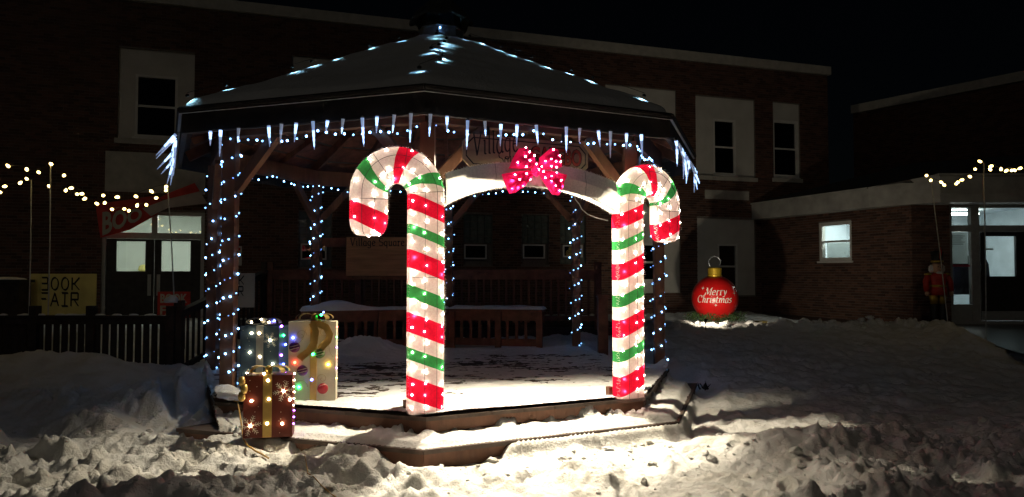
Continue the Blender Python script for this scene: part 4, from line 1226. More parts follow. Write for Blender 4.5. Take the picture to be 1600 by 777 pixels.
lf = railing('picket_fence', 'dark brown close picket fence in the snow at left, newel post at its end', pa, .02, pb, .02, .93, .125, .088, .10, 'fence', (0.35, .62, 1.0))
pc, pd_ = at(414, 440, 13.45), at(934, 440, 13.45)
railing('ramp_railing', 'sloping ramp handrail climbing from the fence post towards the back of the gazebo', (pb.x + .09, pb.y + .06), .05, pc, .68, .98, .14, .045, .10, 'fence', (0, 1))
railing('ramp_railing', 'level dark red railing with thin pickets, behind the gazebo and seen through the arch', (pc.x + .1, pc.y), .68, pd_, .68, .98, .14, .042, .15, 'darkwood', (0, .27, .53, 1))
mb = MB(); mb.obox((pc.x - 1.0, 13.55, .60), (7.6, 0, 0), (0, 1.5, 0), (0, 0, .06)); mb.obox((pc.x - 1.0, 13.5, .2), (7.6, 0, 0), (0, .04, 0), (0, 0, .4))
tag(mb.build('ramp_deck', M['fence']), 'dark boarded ramp landing behind the railing', 'ramp')
nw = atz(942, 552, FLOOR)
mb = MB(); mb.box((nw.x, nw.y, .75), (.15, .15, 1.0)); mb.box((nw.x, nw.y, 1.27), (.19, .19, .035))
tag(mb.build('newel_post', M['darkwood']), 'stout dark post standing alone between the right candy cane and the back post', 'post')
def snow_blob(name, c, sx, sy, sz, parent=None, seed=0):
    v, f = ico(1.0, 3)
    rg = random.Random(seed)
    vv = []
    for p in v:
        k = 1 + .22 * (float(fbm(np.array([p.x * 2 + seed]), np.array([p.y * 2 + p.z * 1.7]), 500 + seed)[0]) - .5) * 2
        vv.append(Vector((c[0] + p.x * sx * k, c[1] + p.y * sy * k, c[2] + max(p.z, -.25) * sz * k)))
    mb = MB(); mb.add(vv, f)
    return mb.build(name, M['snow_clean'], parent, True)
tag(snow_blob('snow_cap', (pb.x, pb.y, 1.20), .10, .10, .09, None, 2), 'small cap of snow on the fence end post', 'snow')
for i, (u, s) in enumerate(((.12, .05), (.2, .04), (.30, .07), (.38, .04), (.47, .05), (.53, .09), (.58, .04), (.66, .05), (.74, .05), (.82, .05), (.90, .06))):
    o = snow_blob('rail_snow', (pa.x + (pb.x - pa.x) * u, pa.y - .0, .02 + .93 + .036), s * 1.5, .04, .025, lf, i)
    o['kind'] = 'stuff'

# ------------------------------------------------------------------ candy cane arch
def P_(px, Y): return Vector(((px - 800) / FPX * Y, Y, 0))
cL, cR = P_(665, 6.42), P_(981, 7.22)
CW = Wall((cL.x, cL.y), (cR.x - cL.x, cR.y - cL.y))
SPAN = (cR - cL).length
STR = [(0.0, .078, 'w'), (.078, .275, 'r'), (.275, .42, 'w'), (.42, .525, 'g'), (.525, .658, 'w'), (.658, .832, 'r'), (.832, .96, 'w'), (.96, 1.076, 'g'), (1.076, 1.227, 'w'), (1.227, 1.389, 'r'), (1.389, 1.528, 'w'), (1.528, 1.615, 'g'), (1.615, 1.743, 'w'), (1.743, 1.888, 'r'), (1.888, 2.036, 'w'), (2.036, 2.125, 'g'), (2.125, 2.285, 'w'), (2.285, 2.40, 'r'), (2.40, 2.59, 'w'), (2.59, 2.675, 'g'), (2.675, 2.875, 'w'), (2.875, 3.03, 'r'), (3.03, 3.20, 'w')]
CWD, CDP, CRAD, LEG = 0.325, 0.20, 0.257, 1.935
def cane(u0, side, label, CW=CW):
    root = empty('candy_cane', CW.pt(u0, FLOOR), label, 'decoration', 'lit candy canes holding up the arch')
    def centre(s):                       # -> u, z, outward direction (du, dz)
        if s < LEG: return 0.0, s, (-side, 0.0)
        if s < LEG + math.pi * CRAD:
            a = (s - LEG) / CRAD
            return side * (CRAD - CRAD * math.cos(a)), LEG + CRAD * math.sin(a), (-side * math.cos(a), math.sin(a))
        return side * 2 * CRAD, LEG - (s - LEG - math.pi * CRAD), (side, 0.0)
    NS = 22
    sec = []
    for j in range(NS):
        t_ = 2 * math.pi * j / NS
        cx, cy = math.cos(t_), math.sin(t_)
        sec.append((.5 * math.copysign(abs(cx) ** .55, cx), .5 * math.copysign(abs(cy) ** .6, cy)))
    TAIL0 = LEG + math.pi * CRAD
    def spot(s, a, b):
        s = max(0.0, s)
        k = 1.0
        if s > TAIL0 + .21:              # rounded tip
            e = min(1.0, (s - TAIL0 - .21) / .185)
            k = math.sqrt(max(0.0, 1 - e * e))
            s = TAIL0 + .21 + .165 * math.sin(e * math.pi / 2)
        u, z, (ou, oz) = centre(s)
        return CW.pt(u0 + u + ou * a * CWD * k, FLOOR + .012 + z + oz * a * CWD * k, b * CDP * (k * .8 + .2))
    slant = 0.125
    full = {'w': ('white_stripe', M['fabwhite']), 'r': ('red_stripe', M['fabred']), 'g': ('green_stripe', M['fabgreen'])}
    last = STR[-1][1]
    for s0, s1, c in STR:
        nseg = max(2, int((s1 - s0) / .03))
        mb = MB()
        for i in range(nseg + 1):
            s = s0 + (s1 - s0) * i / nseg
            for a, b in sec:
                # edges slope to the outer side; straight at the foot and at the tip
                fade = min(1, s / .08) * min(1, max(0, (last - s)) / .12)
                mb.v.append(spot(s + slant * a * fade * (-1), a, b) if s < last else spot(last, a, b))
        for i in range(nseg):
            for j in range(NS):
                mb.f.append((i * NS + j, i * NS + (j + 1) % NS, (i + 1) * NS + (j + 1) % NS, (i + 1) * NS + j)); mb.m.append(0)
        mb.build(full[c][0], full[c][1], root, True)
    # wire frame showing through: two lengthwise wires, cross ribs
    mb = MB()
    for a in (-.10 , .24):
        mb.tube([spot(s, a, .515) for s in np.arange(0.0, 3.14, .03)], .0022, 4)
    for s in (1.20 if side < 0 else 1.22, 1.955, 2.30, 2.50, 2.80):
        mb.tube([spot(s, a, .515) for a in np.linspace(-.46, .46, 8)], .0025, 4)
    mb.build('wire_frame', M['cable'], root)
    rg = random.Random(5 + side)
    for col_, st in ((-.40, .118), (-.08, .118), (.40, .125)):
        s = .05 + rg.uniform(0, .06)
        while s < 3.17:
            a = col_ + rg.uniform(-.04, .04)
            b = .485 if abs(a) < .3 else .40
            link('bulb', B_WARM, root, spot(s, a, b * .97)); s += st * rg.uniform(.75, 1.25)
    # tinsel fringe down the edges
    mb = MB()
    for s in np.arange(0.01, 3.1, .006):
        for a in (-.5, .5):
            p = spot(float(s), a, rg.uniform(.0, .35)); q = spot(float(s) + rg.uniform(-.02, .02), a * rg.uniform(1.03, 1.09), rg.uniform(.05, .45))
            mb.add([p, p + Vector((0, 0, .004)), q], [(0, 1, 2)])
    o = mb.build('tinsel_edge', M['tinsel'], root); o['kind'] = 'stuff'
    mb = MB()                            # wooden foot the leg is fixed to
    W_ = CWD
    for uu in (-.5, .36):
        CW.slab(mb, u0 + uu * W_, u0 + uu * W_ + .05, FLOOR + .001, FLOOR + .11, -.16, -.105)
    mb.build('foot_block', M['wood'], root)
cane(0.0, -1, 'tall lit candy cane on the left, its hook turned left towards the gifts')
_a = math.atan2(CW.d.y, CW.d.x) + math.radians(10)
_o = CW.pt(SPAN, 0)
cane(0.0, 1, 'tall lit candy cane on the right, its hook turned right towards the red ornament', Wall((_o.x, _o.y), (math.cos(_a), math.sin(_a))))

# arch between the canes
ar = empty('arch_band', CW.pt(SPAN / 2, 2.5), 'white fabric arch spanning between the two candy canes', 'arch')
ua, ub = CWD * .5 + .002, SPAN - CWD * .5 - .002
def arch_pt(f, h, off):
    x = 2 * f - 1
    zi = 2.235 + .225 * (1 - x * x) ** .92
    th_ = .29 - .075 * (1 - x * x)
    return CW.pt(ua + (ub - ua) * f, zi + th_ * h, off)
mb = MB()
NF = 44
sec = [(0, .07), (.5, .088), (1, .06), (1, -.07), (0, -.07)]
for i in range(NF + 1):
    for h, off in sec: mb.v.append(arch_pt(i / NF, h, off))
for i in range(NF):
    for j in (0, 1, 2, 4):
        mb.f.append((i * 5 + j, (i + 1) * 5 + j, (i + 1) * 5 + (j + 1) % 5, i * 5 + (j + 1) % 5)); mb.m.append(0)
mb.build('band', M['fabarch'], ar, False)
mb = MB()
rg = random.Random(9)
for i in range(1500):
    f = rg.random(); h = rg.choice((0, 0, 1))
    off = rg.choice((.07, .07, -.07)) if h == 0 else .06
    p = arch_pt(f, h, off)
    q = p + CW.d * rg.uniform(-.016, .016) + Vector((0, 0, rg.uniform(-.022, .004) if h == 0 else rg.uniform(-.004, .016))) + CW.n * rg.uniform(-.006, .014)
    mb.add([p, p + CW.d * .006, q], [(0, 1, 2)])
o = mb.build('tinsel_edge', M['tinsel'], ar); o['kind'] = 'stuff'
mb = MB()
for f in (.0, .27, .60, .80):
    mb.tube([arch_pt(max(f, .004), h, off + .003) for h, off in ((0.02, .07), (.5, .088), (.98, .06))], .002, 4)
mb.build('seam_wire', M['cable'], ar)

# bow on the arch
bow = empty('bow', CW.pt(CW.hit(839, 268, .12)[0], 2.5, .12), 'large red bow studded with lights at the top of the arch', 'bow')
def bowpts(pts, off):
    return [CW.hit(x, y, off) for x, y in pts]
def pillow(name, pts, o0, depth, lights, seed):
    P = bowpts(pts, o0)
    cx, cz = sum(p[0] for p in P) / len(P), sum(p[1] for p in P) / len(P)
    ring = []
    for i in range(len(P)):
        a, b = P[i], P[(i + 1) % len(P)]
        ring += [a, ((a[0] * 2 + b[0]) / 3, (a[1] * 2 + b[1]) / 3), ((a[0] + 2 * b[0]) / 3, (a[1] + 2 * b[1]) / 3)]
    n = len(ring)
    mb = MB()
    lv = [(1.0, 0), (.93, depth * .55), (.6, depth * .92), (.2, depth)]
    for k, dz in lv:
        for i, (u, z) in enumerate(ring):
            wob = .012 * math.sin(i * 2.1) * (k < .95)
            mb.v.append(CW.pt(cx + (u - cx) * k, cz + (z - cz) * k, o0 + dz + wob))
    mb.v += [CW.pt(u, z, o0 - .02) for u, z in ring]
    for l in range(len(lv) - 1):
        for i in range(n):
            mb.f.append((l * n + i, l * n + (i + 1) % n, (l + 1) * n + (i + 1) % n, (l + 1) * n + i)); mb.m.append(0)
    e = (len(lv) - 1) * n
    mb.f.append(tuple(e + i for i in range(n))); mb.m.append(0)
    b = len(lv) * n
    for i in range(n): mb.f.append((b + i, b + (i + 1) % n, (i + 1) % n, i)); mb.m.append(0)
    mb.f.append(tuple(b + i for i in range(n))[::-1]); mb.m.append(0)
    part = mb.build(name, M['fabbow'], bow, True)
    rg = random.Random(seed)
    done = []
    tries = 0
    while len(done) < lights and tries < 4000:
        tries += 1
        i = rg.randrange(n); k = math.sqrt(rg.random()) * .95
        f = rg.random()
        u = cx + (ring[i][0] * (1 - f) + ring[(i + 1) % n][0] * f - cx) * k
        z = cz + (ring[i][1] * (1 - f) + ring[(i + 1) % n][1] * f - cz) * k
        if any((u - a) ** 2 + (z - c) ** 2 < .05 ** 2 for a, c in done): continue
        done.append((u, z))
        dz = depth * (1 - k ** 3 * .45)
        link('bulb', B_BOW, part, CW.pt(u, z, o0 + dz - .003))
pillow('bow_loop', [(838, 262), (833, 243), (820, 231), (812, 232), (803, 246), (796, 263), (815, 264)], .13, .09, 8, 1)
pillow('bow_loop', [(841, 262), (844, 246), (862, 231), (868, 233), (873, 247), (876, 262), (857, 265)], .13, .09, 8, 2)
pillow('bow_tail', [(836, 266), (832, 276), (821, 290), (806, 301), (797, 303), (790, 288), (785, 272), (808, 268)], .12, .06, 9, 3)
pillow('bow_tail', [(841, 266), (862, 268), (885, 273), (880, 289), (874, 305), (864, 304), (854, 290), (846, 277)], .12, .06, 9, 4)
pillow('bow_knot', [(832, 262), (838, 257), (846, 262), (847, 271), (839, 276), (831, 271)], .17, .07, 3, 5)

# white extra-low lead from the arch to the right cane, and over the hook gap of the left cane
mb = MB()
mb.tube([Vector(CW.pt(*CW.hit(x, y, .03)[:1], CW.hit(x, y, .03)[1], .03)) for x, y in ((897, 305), (899, 312), (905, 319), (909, 327), (918, 335), (932, 341), (950, 345))], .004, 5)
tag(mb.build('power_lead', M['whitecable']), 'thin white lead drooping from the arch to the right candy cane', 'cable')

# ------------------------------------------------------------------ signs on the gazebo
GW = Wall((posts[0].x, posts[0].y), (posts[1].x - posts[0].x, posts[1].y - posts[0].y))
sg = GW.rect(724, 199, 918, 264, .10)
u0, u1 = sg[0], sg[1]
z1 = GW.hit(735, 209, .10)[1]; z0 = GW.hit(735, 261, .10)[1]
gs = empty('gazebo_sign', GW.pt((u0 + u1) / 2, z0, .1), 'tan wooden name board with clipped corners hanging behind the bow', 'sign')
def clipped(u0, u1, z0, z1, c, off): return [GW.pt(a, b, off) for a, b in ((u0 + c, z0), (u1 - c, z0), (u1, z0 + c), (u1, z1 - c), (u1 - c, z1), (u0 + c, z1), (u0, z1 - c), (u0, z0 + c))]
mb = MB(); mb.prism(clipped(u0, u1, z0, z1, .075, .07), GW.n * .03); mb.build('board', M['signtan'], gs)
mb = MB()
o_ = clipped(u0 + .028, u1 - .028, z0 + .028, z1 - .028, .072, .1005); i_ = clipped(u0 + .038, u1 - .038, z0 + .038, z1 - .038, .07, .1005)
mb.add(o_ + i_, [(k, (k + 1) % 8, 8 + (k + 1) % 8, 8 + k) for k in range(8)]); mb.build('border_line', M['ink'], gs)
mb = MB()
Wd, Hh = u1 - u0, z1 - z0
def pl(u, z, rot=0, up=1.0):
    return lambda x, y, l: GW.pt(u + x * math.cos(rot) - y * math.sin(rot) * up, z + x * math.sin(rot) + y * math.cos(rot) * up, .1012 + l)
def big(u, z, sx, sy, rot=0): return lambda x, y, l: GW.pt(u + x * sx, z + y * sy + x * sx * rot, .1012 + l)
write(mb, 'Village', big(u0 + Wd * .07, z0 + Hh * .34, 1.0, 1.55, .16), .36 * Wd / text_width('Village', 1), nib=(.05, .02), slant=.0)
write(mb, 'Square', big(u0 + Wd * .265, z0 + Hh * .13, 1.0, 1.3, .10), .24 * Wd / text_width('Square', 1), nib=(.05, .02), slant=.0)
solid_on(mb, 'GAZEBO', GW, u0 + Wd * .515, u1 - Wd * .055, z0 + Hh * .22, z0 + Hh * .80, .1005, bold=.05)
mb.build('lettering', M['ink'], gs)
mb = MB(); solid_on(mb, 'GAZEBO', GW, u0 + Wd * .523, u1 - Wd * .063, z0 + Hh * .245, z0 + Hh * .775, .108, bold=.018); mb.build('letter_face', M['signred'], gs)
for a in (.2, .8):
    mb = MB(); GW.slab(mb, u0 + Wd * a - .012, u0 + Wd * a + .012, z1 - .01, 3.03, .05, .068); mb.build('hanger', M['blackframe'], gs)
for px, watts, sp_, lb in ((741, 880, 9, 'shaded flood lamp glowing behind the left end of the gazebo name board'), (886, 820, 3, 'shaded flood lamp behind the right end of the gazebo name board')):
    off = -.25 if px < 800 else -.13
    u = GW.hit(px, 205, off)[0]
    c = GW.pt(u, 2.88, off)
    aim = (GW.n * .46 - Vector((.26 if px < 800 else -.02, 0, .88))).normalized()
    l = empty('flood_lamp', c + Vector((0, 0, .1)), lb, 'lamp', 'flood lamps under the gazebo beam')
    mb = MB(); mb.tube([c + Vector((0, 0, .36)), c + Vector((0, 0, .15)), c - aim * .06], .010, 6); mb.build('arm', M['blackframe'], l)
    mb = MB(); mb.lathe(c - aim * .075, [(.012, -.06), (.035, -.03), (.075, .06), (.078, .085)], 14, ax=aim); mb.build('shade', M['metal'], l)
    mb = MB(); mb.lathe(c - aim * .03, [(.012, 0), (.03, .02), (.03, .035), (.01, .05)], 10, ax=aim); mb.build('lamp_bulb', emit('flood_bulb', (1, .86, .62), sp_ * .6), l, True)
    L = bpy.data.lights.new('flood', 'SPOT'); L.energy = watts; L.color = (1.0, .87, .64); L.spot_size = math.radians(117); L.spot_blend = 1.0; L.shadow_soft_size = .03
    o = bpy.data.objects.new('flood', L); COL.objects.link(o)
    o.location = c + aim * .06; o.rotation_euler = (-aim).to_track_quat('Z', 'Y').to_euler()

# plain wooden board on the ramp railing
BW = Wall((0, 13.36), (1, 0))
r = BW.rect(545, 371, 688, 431)
bs = empty('wooden_sign', BW.pt(r[0], r[2]), 'plain brown wooden name board mounted on the rear railing, partly behind the left candy cane', 'sign')
mb = MB(); BW.slab(mb, r[0], r[1], r[2], r[3], 0, .04); mb.build('board', M['signwood'], bs)
mb = MB()
tw = text_width('Village Square Gazebo', 1.0)
write(mb, 'Village Square Gazebo', lambda x, y, l: BW.pt(r[0] + .07 + x, r[3] - .16 + y * 1.0, .0415 + l), (r[1] - r[0] - .14) / tw, nib=(.06, .035), thin=.05); mb.build('lettering', M['ink'], bs)
q_ = BW.rect(500, 372, 544, 386)
mb = MB(); BW.slab(mb, q_[0], r[0] - .003, q_[2], q_[3], .0, .04); mb.build('crossbar', M['darkwood'], bs)
mb = MB(); BW.slab(mb, q_[0], q_[0] + .08, q_[3] - .9, q_[2] - .003, -.04, .0); BW.slab(mb, r[1] - .3, r[1] - .22, r[3] - 1.3, r[3] - .1, -.05, -.001); mb.build('sign_post', M['darkwood'], bs)
# ------------------------------------------------------------------ book fair signs
def book_board(pxr, Y, mname, label, legs=True):
    W_ = Wall((0, Y), (1, 0)); a, b, c, d = W_.rect(*pxr)
    c -= .12
    e = empty('book_fair_board', W_.pt(a, c), label, 'sign', 'painted book fair boards')
    mb = MB(); W_.slab(mb, a, b, c, d, 0, .025); mb.build('board', M[mname], e)
    if legs:
        for uu in (a + .08, b - .13):
            mb = MB(); W_.slab(mb, uu, uu + .05, .1, c + .3, -.045, -.003); mb.build('leg', M['fence'], e)
    mb = MB()
    H = d - c - .12
    sz = (b - a) * .62 / text_width('BOOK', 1, BK, .16)
    up_ = H * .32 / sz
    for txt, zf, f in (('BOOK', .58, 1.0), ('FAIR', .16, 1.06)):
        write(mb, txt, lambda x, y, l: W_.pt(a + (b - a) * .16 + x, c + .12 + H * zf + y * up_, .0262 + l), sz * f, nib=(.075, 0), thin=.075, font=BK, space=.16)
    mb.build('lettering', M['ink'], e)
book_board((59, 428, 160, 488), 12.3, 'yellowsign', 'yellow painted book fair board standing behind the picket fence')
book_board((338, 427, 404, 469), 11.75, 'creamsign', 'pale painted book fair board behind the left gazebo posts')
W_ = Wall((0, 12.6), (1, 0)); a, b, c, d = W_.rect(255, 456, 305, 496)
e = empty('red_book_sign', W_.pt(a, c), 'small red book sign with white letters low in front of the school doors', 'sign')
mb = MB(); W_.slab(mb, a, b, c, d, 0, .02); mb.build('board', M['bannerred'], e)
mb = MB(); solid_on(mb, 'BOOK', W_, a + .05, b - .05, c + (d - c) * .56, c + (d - c) * .92, .023, bold=.03); solid_on(mb, 'FAIR', W_, a + .05, b - .05, c + (d - c) * .10, c + (d - c) * .46, .023, bold=.03); mb.build('lettering', M['creamsign'], e)
for uu in (a + .1, b - .13):
    mb = MB(); W_.slab(mb, uu, uu + .03, .1, c + .1, -.03, -.002); mb.build('leg', M['fence'], e)
# sagging banner over the doors
bn = empty('book_banner', SW.pt(SW.hit(200)[0], 2.9, .1), 'torn red vinyl book banner sagging and folded over above the lit school doors', 'banner')
def ban(pts, m, name):
    mb = MB()
    P = [SW.pt(*SW.hit(x, y, o), o) for x, y, o in pts]
    c = sum(P, Vector()) / len(P) + SW.n * .015
    k = len(P)
    mb.add(P + [c] + [p - SW.n * .012 for p in P], [(i, (i + 1) % k, k) for i in range(k)] + [(i, k + 1 + i, k + 1 + (i + 1) % k, (i + 1) % k) for i in range(k)])
    return mb.build(name, M[m], bn)
ban([(157, 372, .10), (203, 359, .13), (244, 336, .16), (262, 318, .18), (240, 306, .15), (195, 313, .11), (149, 319, .10)], 'bannerred', 'banner_front')
ban([(236, 338, .20), (262, 325, .21), (324, 318, .16), (312, 299, .16), (262, 311, .2), (222, 326, .19)], 'bannerback', 'banner_fold')
ban([(243, 312, .21), (262, 311, .215), (312, 299, .17), (304, 286, .16), (268, 300, .19)], 'bannerred', 'banner_edge')
mb = MB()
v, f = solid_text('BOO', .003, 0, .035)
xa, xb = min(p.x for p in v), max(p.x for p in v); ya, yb = min(p.y for p in v), max(p.y for p in v)
def bpos(p):
    fx, fy = (p.x - xa) / (xb - xa), (p.y - ya) / (yb - ya)
    x = 160 + fx * 62; top = 331 - fx * 6; bot = 369 - fx * 26
    o = .135 + .045 * fx
    uz = SW.hit(x, bot + (top - bot) * fy, o)
    return SW.pt(uz[0], uz[1], o + p.z)
mb.add([bpos(p) for p in v], f); mb.build('lettering', M['creamsign'], bn)
# small white wall sign
r = SW.rect(367, 385, 383, 415, .04)
e = empty('wall_sign', SW.pt(r[0], r[2], .03), 'small white notice plate on the brick wall right of the school doors', 'sign')
mb = MB(); SW.slab(mb, *r, .03, .045); mb.build('plate', M['whitepaint'], e)
mb = MB(); SW.slab(mb, r[0] + .03, r[1] - .03, r[3] - .1, r[3] - .03, .046, .049); mb.build('red_band', M['bannerred'], e)
mb = MB(); c = SW.pt((r[0] + r[1]) / 2, (r[2] + r[3]) / 2 - .06, .05); mb.tube([c + SW.d * .06 * math.cos(t_ * .63) + Vector((0, 0, .07 * math.sin(t_ * .63))) for t_ in range(8)], .012, 4); mb.build('symbol', M['ink'], e)
# bin at the far left
bl, br = at(-35, 440, 11.9), at(30, 440, 11.9)
e = empty('litter_bin', ((bl.x + br.x) / 2, 11.9, .2), 'dark litter bin with a snowy lid and red poster at the far left edge', 'bin')
mb = MB(); mb.obox((bl.x, 11.9, .2), (br.x - bl.x, 0, 0), (0, .3, 0), (0, 0, 1.27)); mb.build('body', M['fence'], e)
mb = MB(); mb.obox((bl.x - .04, 11.86, 1.472), (br.x - bl.x + .08, 0, 0), (0, .38, 0), (0, 0, .05)); mb.build('lid', M['blackframe'], e)
o = snow_blob('lid_snow', ((bl.x + br.x) / 2, 12.04, 1.52), .34, .16, .05, e, 7)
rp = Wall((0, 11.9), (1, 0)).rect(-30, 456, 6, 496)
mb = MB(); Wall((0, 11.9), (1, 0)).slab(mb, *rp, .002, .012); mb.build('poster', M['redbin'], e)

# ------------------------------------------------------------------ light strings
def wrap(k, turns_pitch, z0, z1, label, seed, skip=lambda z: False):
    p = posts[k]
    rg = random.Random(seed)
    s = empty('string_light', (p.x, p.y, z0), label, 'lights', 'cool white light strings wrapped round the gazebo posts')
    mb = MB(); path = []
    z = z0; a = rg.uniform(0, 6); i = 0
    pts = []
    while z < z1:
        r = .080 + rg.uniform(0, .022)
        path.append((p.x + r * math.cos(a), p.y + r * math.sin(a), z)); pts.append(path[-1])
        a += .62 + rg.uniform(-.08, .08); z += turns_pitch * rg.uniform(.7, 1.3)
    mb.tube(path, .003, 4); mb.build('cord', M['cable'], s)
    for i, q in enumerate(pts):
        if i % 5 in (0, 2, 3): link('bulb', cool(rg), s, Vector(q) + Vector((rg.uniform(-.014, .014), rg.uniform(-.014, .014), 0)))
ZT = 2.95
wrap(7, .019, FLOOR + .12, ZT, 'cool white lights wrapped round the front left post beside the gifts', 1)
wrap(6, .021, FLOOR + .04, ZT, 'cool white lights wrapped round the outermost left post', 2)
wrap(5, .023, FLOOR + .3, ZT + .1, 'cool white lights wrapped round the back left post behind the ivory gift', 3)
wrap(4, .024, FLOOR + .7, ZT + .1, 'cool white lights on the rear post just right of the left candy cane', 4)
wrap(3, .024, FLOOR + .05, ZT + .1, 'cool white lights wrapped round the back right post seen through the arch', 5)
wrap(2, .022, FLOOR + .06, ZT, 'cool white lights wrapped round the far right post under the right hook', 6)
for k, lb in enumerate(('front beam above the arch', 'right front beam', 'right rear beam', 'back right beam', 'back left beam', 'left rear beam', 'left front beam above the outer post', 'front beam above the gifts')):
    p, q = posts[k], posts[(k + 1) % 8]
    d = (q - p).normalized(); n_ = Vector((d.y, -d.x, 0))
    rg = random.Random(30 + k)
    s = empty('string_light', (p + q) / 2 + Vector((0, 0, 3.0)), 'cool white lights strung along the ' + lb, 'lights', 'cool white light strings along the gazebo beams')
    path = []
    nb = 22 if k in (0, 1, 7) else 16
    off = .07 if k in (0, 1, 7) else -.07
    for i in range(nb + 1):
        f = i / nb
        path.append(p.lerp(q, f) + n_ * off + Vector((0, 0, 3.01 - .08 * abs(math.sin(f * math.pi * 2.0)) + rg.uniform(-.03, .03))))
    mb = MB(); mb.tube(path, .003, 4); mb.build('cord', M['cable'], s)
    for i in range(nb): link('bulb', cool(rg), s, path[i].lerp(path[i + 1], rg.uniform(.2, .8)))
# roof hips: lights resting in the snow
def hip_light(k, label, pts, drop=0.0):
    s = empty('roof_light_string', oct_pt(k, 1.8, EAVE_Z + .9), label, 'lights', 'light strings along the roof hips')
    path = []
    for r, lat in pts:
        p = oct_pt(k, r); t_ = Vector((-(p.y - GC.y), p.x - GC.x, 0)).normalized()
        q = p + t_ * lat
        q.z = roof_z(q.x, q.y) + .008 - drop
        a_ = math.radians(-90 + 45 * k) + ROT
        nv = Vector((math.cos(a_) * SLOPE, math.sin(a_) * SLOPE, 1)).normalized()
        q = q + nv * .056
        path.append(q)
        link('bulb', B_ROOF, s, q, Vector((0, 0, 1)).rotation_difference(nv).to_euler())
    mb = MB(); mb.tube([v + Vector((0, 0, .022)) for v in path], .003, 4); mb.build('cord', M['cable'], s)
hip_light(0, 'cool lights down the middle front hip of the snowy gazebo roof', [(3.15, -.06), (2.62, .10), (2.36, .12), (2.02, -.02), (1.72, .05), (1.40, .10), (1.12, .11), (.82, -.02), (.56, -.02)])
hip_light(7, 'cool lights down the left hip of the snowy gazebo roof', [(3.33, 0), (2.95, .03), (2.2, .02), (1.95, 0), (1.66, .02), (1.15, .01), (.7, 0)], .012)
hip_light(1, 'cool lights down the right hip of the snowy gazebo roof', [(3.10, -.03), (2.45, -.02), (2.15, 0), (1.85, 0), (1.55, 0), (1.32, -.02), (1.08, 0), (.78, 0), (.52, 0)], .012)
lp_ = oct_pt(0, .335, TOP_Z + .11)
o = link('bulb', B_COOL, cb_, lp_)
# icicle lights along the eaves
def icicle_mesh(zones):
    mb = MB()
    n, K = 8, 12
    for i in range(K + 1):
        f = i / K
        r = .0135 * (1 - f) ** .8 + .0025 + .0012 * math.sin(f * 40)
        for j in range(n):
            mb.v.append(Vector((r * math.cos(j * math.tau / n), r * math.sin(j * math.tau / n), -f)))
    for i in range(K):
        z = zones(i / K)
        for j in range(n):
            mb.f.append((i * n + j, i * n + (j + 1) % n, (i + 1) * n + (j + 1) % n, (i + 1) * n + j)); mb.m.append(z)
    k = len(mb.v)
    mb.f.append(tuple(K * n + j for j in range(n))); mb.m.append(zones(.99))
    mb.lathe((0, 0, 0), [(.012, .0), (.021, .0), (.014, .06), (.004, .08)], 8, 3)
    return mesh_from('icicle', mb.v, mb.f, [M['ice_lo'], M['ice_mid'], M['ice_hi'], M['cable']], mb.m, True)
ICE = [icicle_mesh(lambda f: 2 if .08 < f < .55 else 1), icicle_mesh(lambda f: 2 if f > .55 else 0), icicle_mesh(lambda f: 1 if f > .2 else 2), icicle_mesh(lambda f: 2 if .25 < f < .9 else 1), icicle_mesh(lambda f: 1 if .3 < f < .5 else 0)]
def eave_wall(k):
    a, b = oct_pt(k, EAVE_R + .075), oct_pt(k + 1, EAVE_R + .075)
    return Wall((a.x, a.y), (b.x - a.x, b.y - a.y)), (b - a).length
def icicles(k, items, label):
    W_, L = eave_wall(k)
    s = empty('icicle_light_string', W_.pt(L / 2, FB), label, 'lights', 'icicle light strings along the gazebo eaves')
    mb = MB(); mb.tube([W_.pt(L * f, FB + .005 - .012 * math.sin(f * math.pi * 5) ** 2, 0) for f in np.linspace(0, 1, 21)], .004, 4); mb.build('cord', M['cable'], s)
    yaw = math.atan2(W_.d.y, W_.d.x)
    for it in items:
        u, z, Ln, tilt, v = it[:5]
        link('icicle', ICE[v], s, W_.pt(u, z, .01), (-(it[5] if len(it) > 5 else 0), tilt, yaw), (1, 1, Ln))
def px_items(k, lst):
    W_, L = eave_wall(k)
    out = []
    for i, (x, y0, y1, tilt, v) in enumerate(lst):
        u, z = W_.hit(x, y0)
        z2 = W_.hit(x, y1)[1]
        out.append((u, min(z, FB + .0), z - z2, math.radians(tilt), v))
    return out
icicles(7, px_items(7, [(330, 205, 228, 0, 0), (346, 204, 245, 2, 2), (374, 201, 223, 3, 1), (421, 197, 230, -4, 0), (441, 194, 225, 4, 4), (464, 191, 221, 6, 0), (490, 190, 234, -4, 3), (513, 186, 204, 10, 0), (537, 186, 209, 6, 1), (567, 185, 230, -4, 3), (590, 182, 208, 2, 0), (617, 179, 207, 6, 1), (643, 177, 222, 2, 1)]), 'icicle lights hanging from the left front eave above the gifts')
icicles(0, px_items(0, [(672, 179, 214, 3, 1), (698, 182, 206, 1, 0), (730, 189, 234, 2, 3), (757, 190, 213, -3, 1), (782, 195, 229, 2, 2), (807, 195, 229, 1, 0), (837, 196, 226, -6, 3), (884, 198, 238, 0, 3), (905, 200, 221, 3, 4), (934, 202, 228, -7, 0), (953, 203, 244, 1, 4), (978, 204, 228, 1, 0), (1001, 204, 242, -3, 2)]), 'icicle lights hanging from the front eave above the arch')
W1, L1 = eave_wall(1)
rg = random.Random(77)
lst = [(L1 * .02, FB, .27, -1.15, 0)]
for i in range(17):
    f = .06 + i * .055
    lst.append((L1 * f, FB, rg.choice((.16, .2, .26, .3)), rg.uniform(-.25, .2), rg.choice((0, 3, 2, 2, 1, 4)), rg.uniform(-.1, .4)))
icicles(1, lst, 'crowded icicle lights along the right hand eave, seen end on')
lst = []
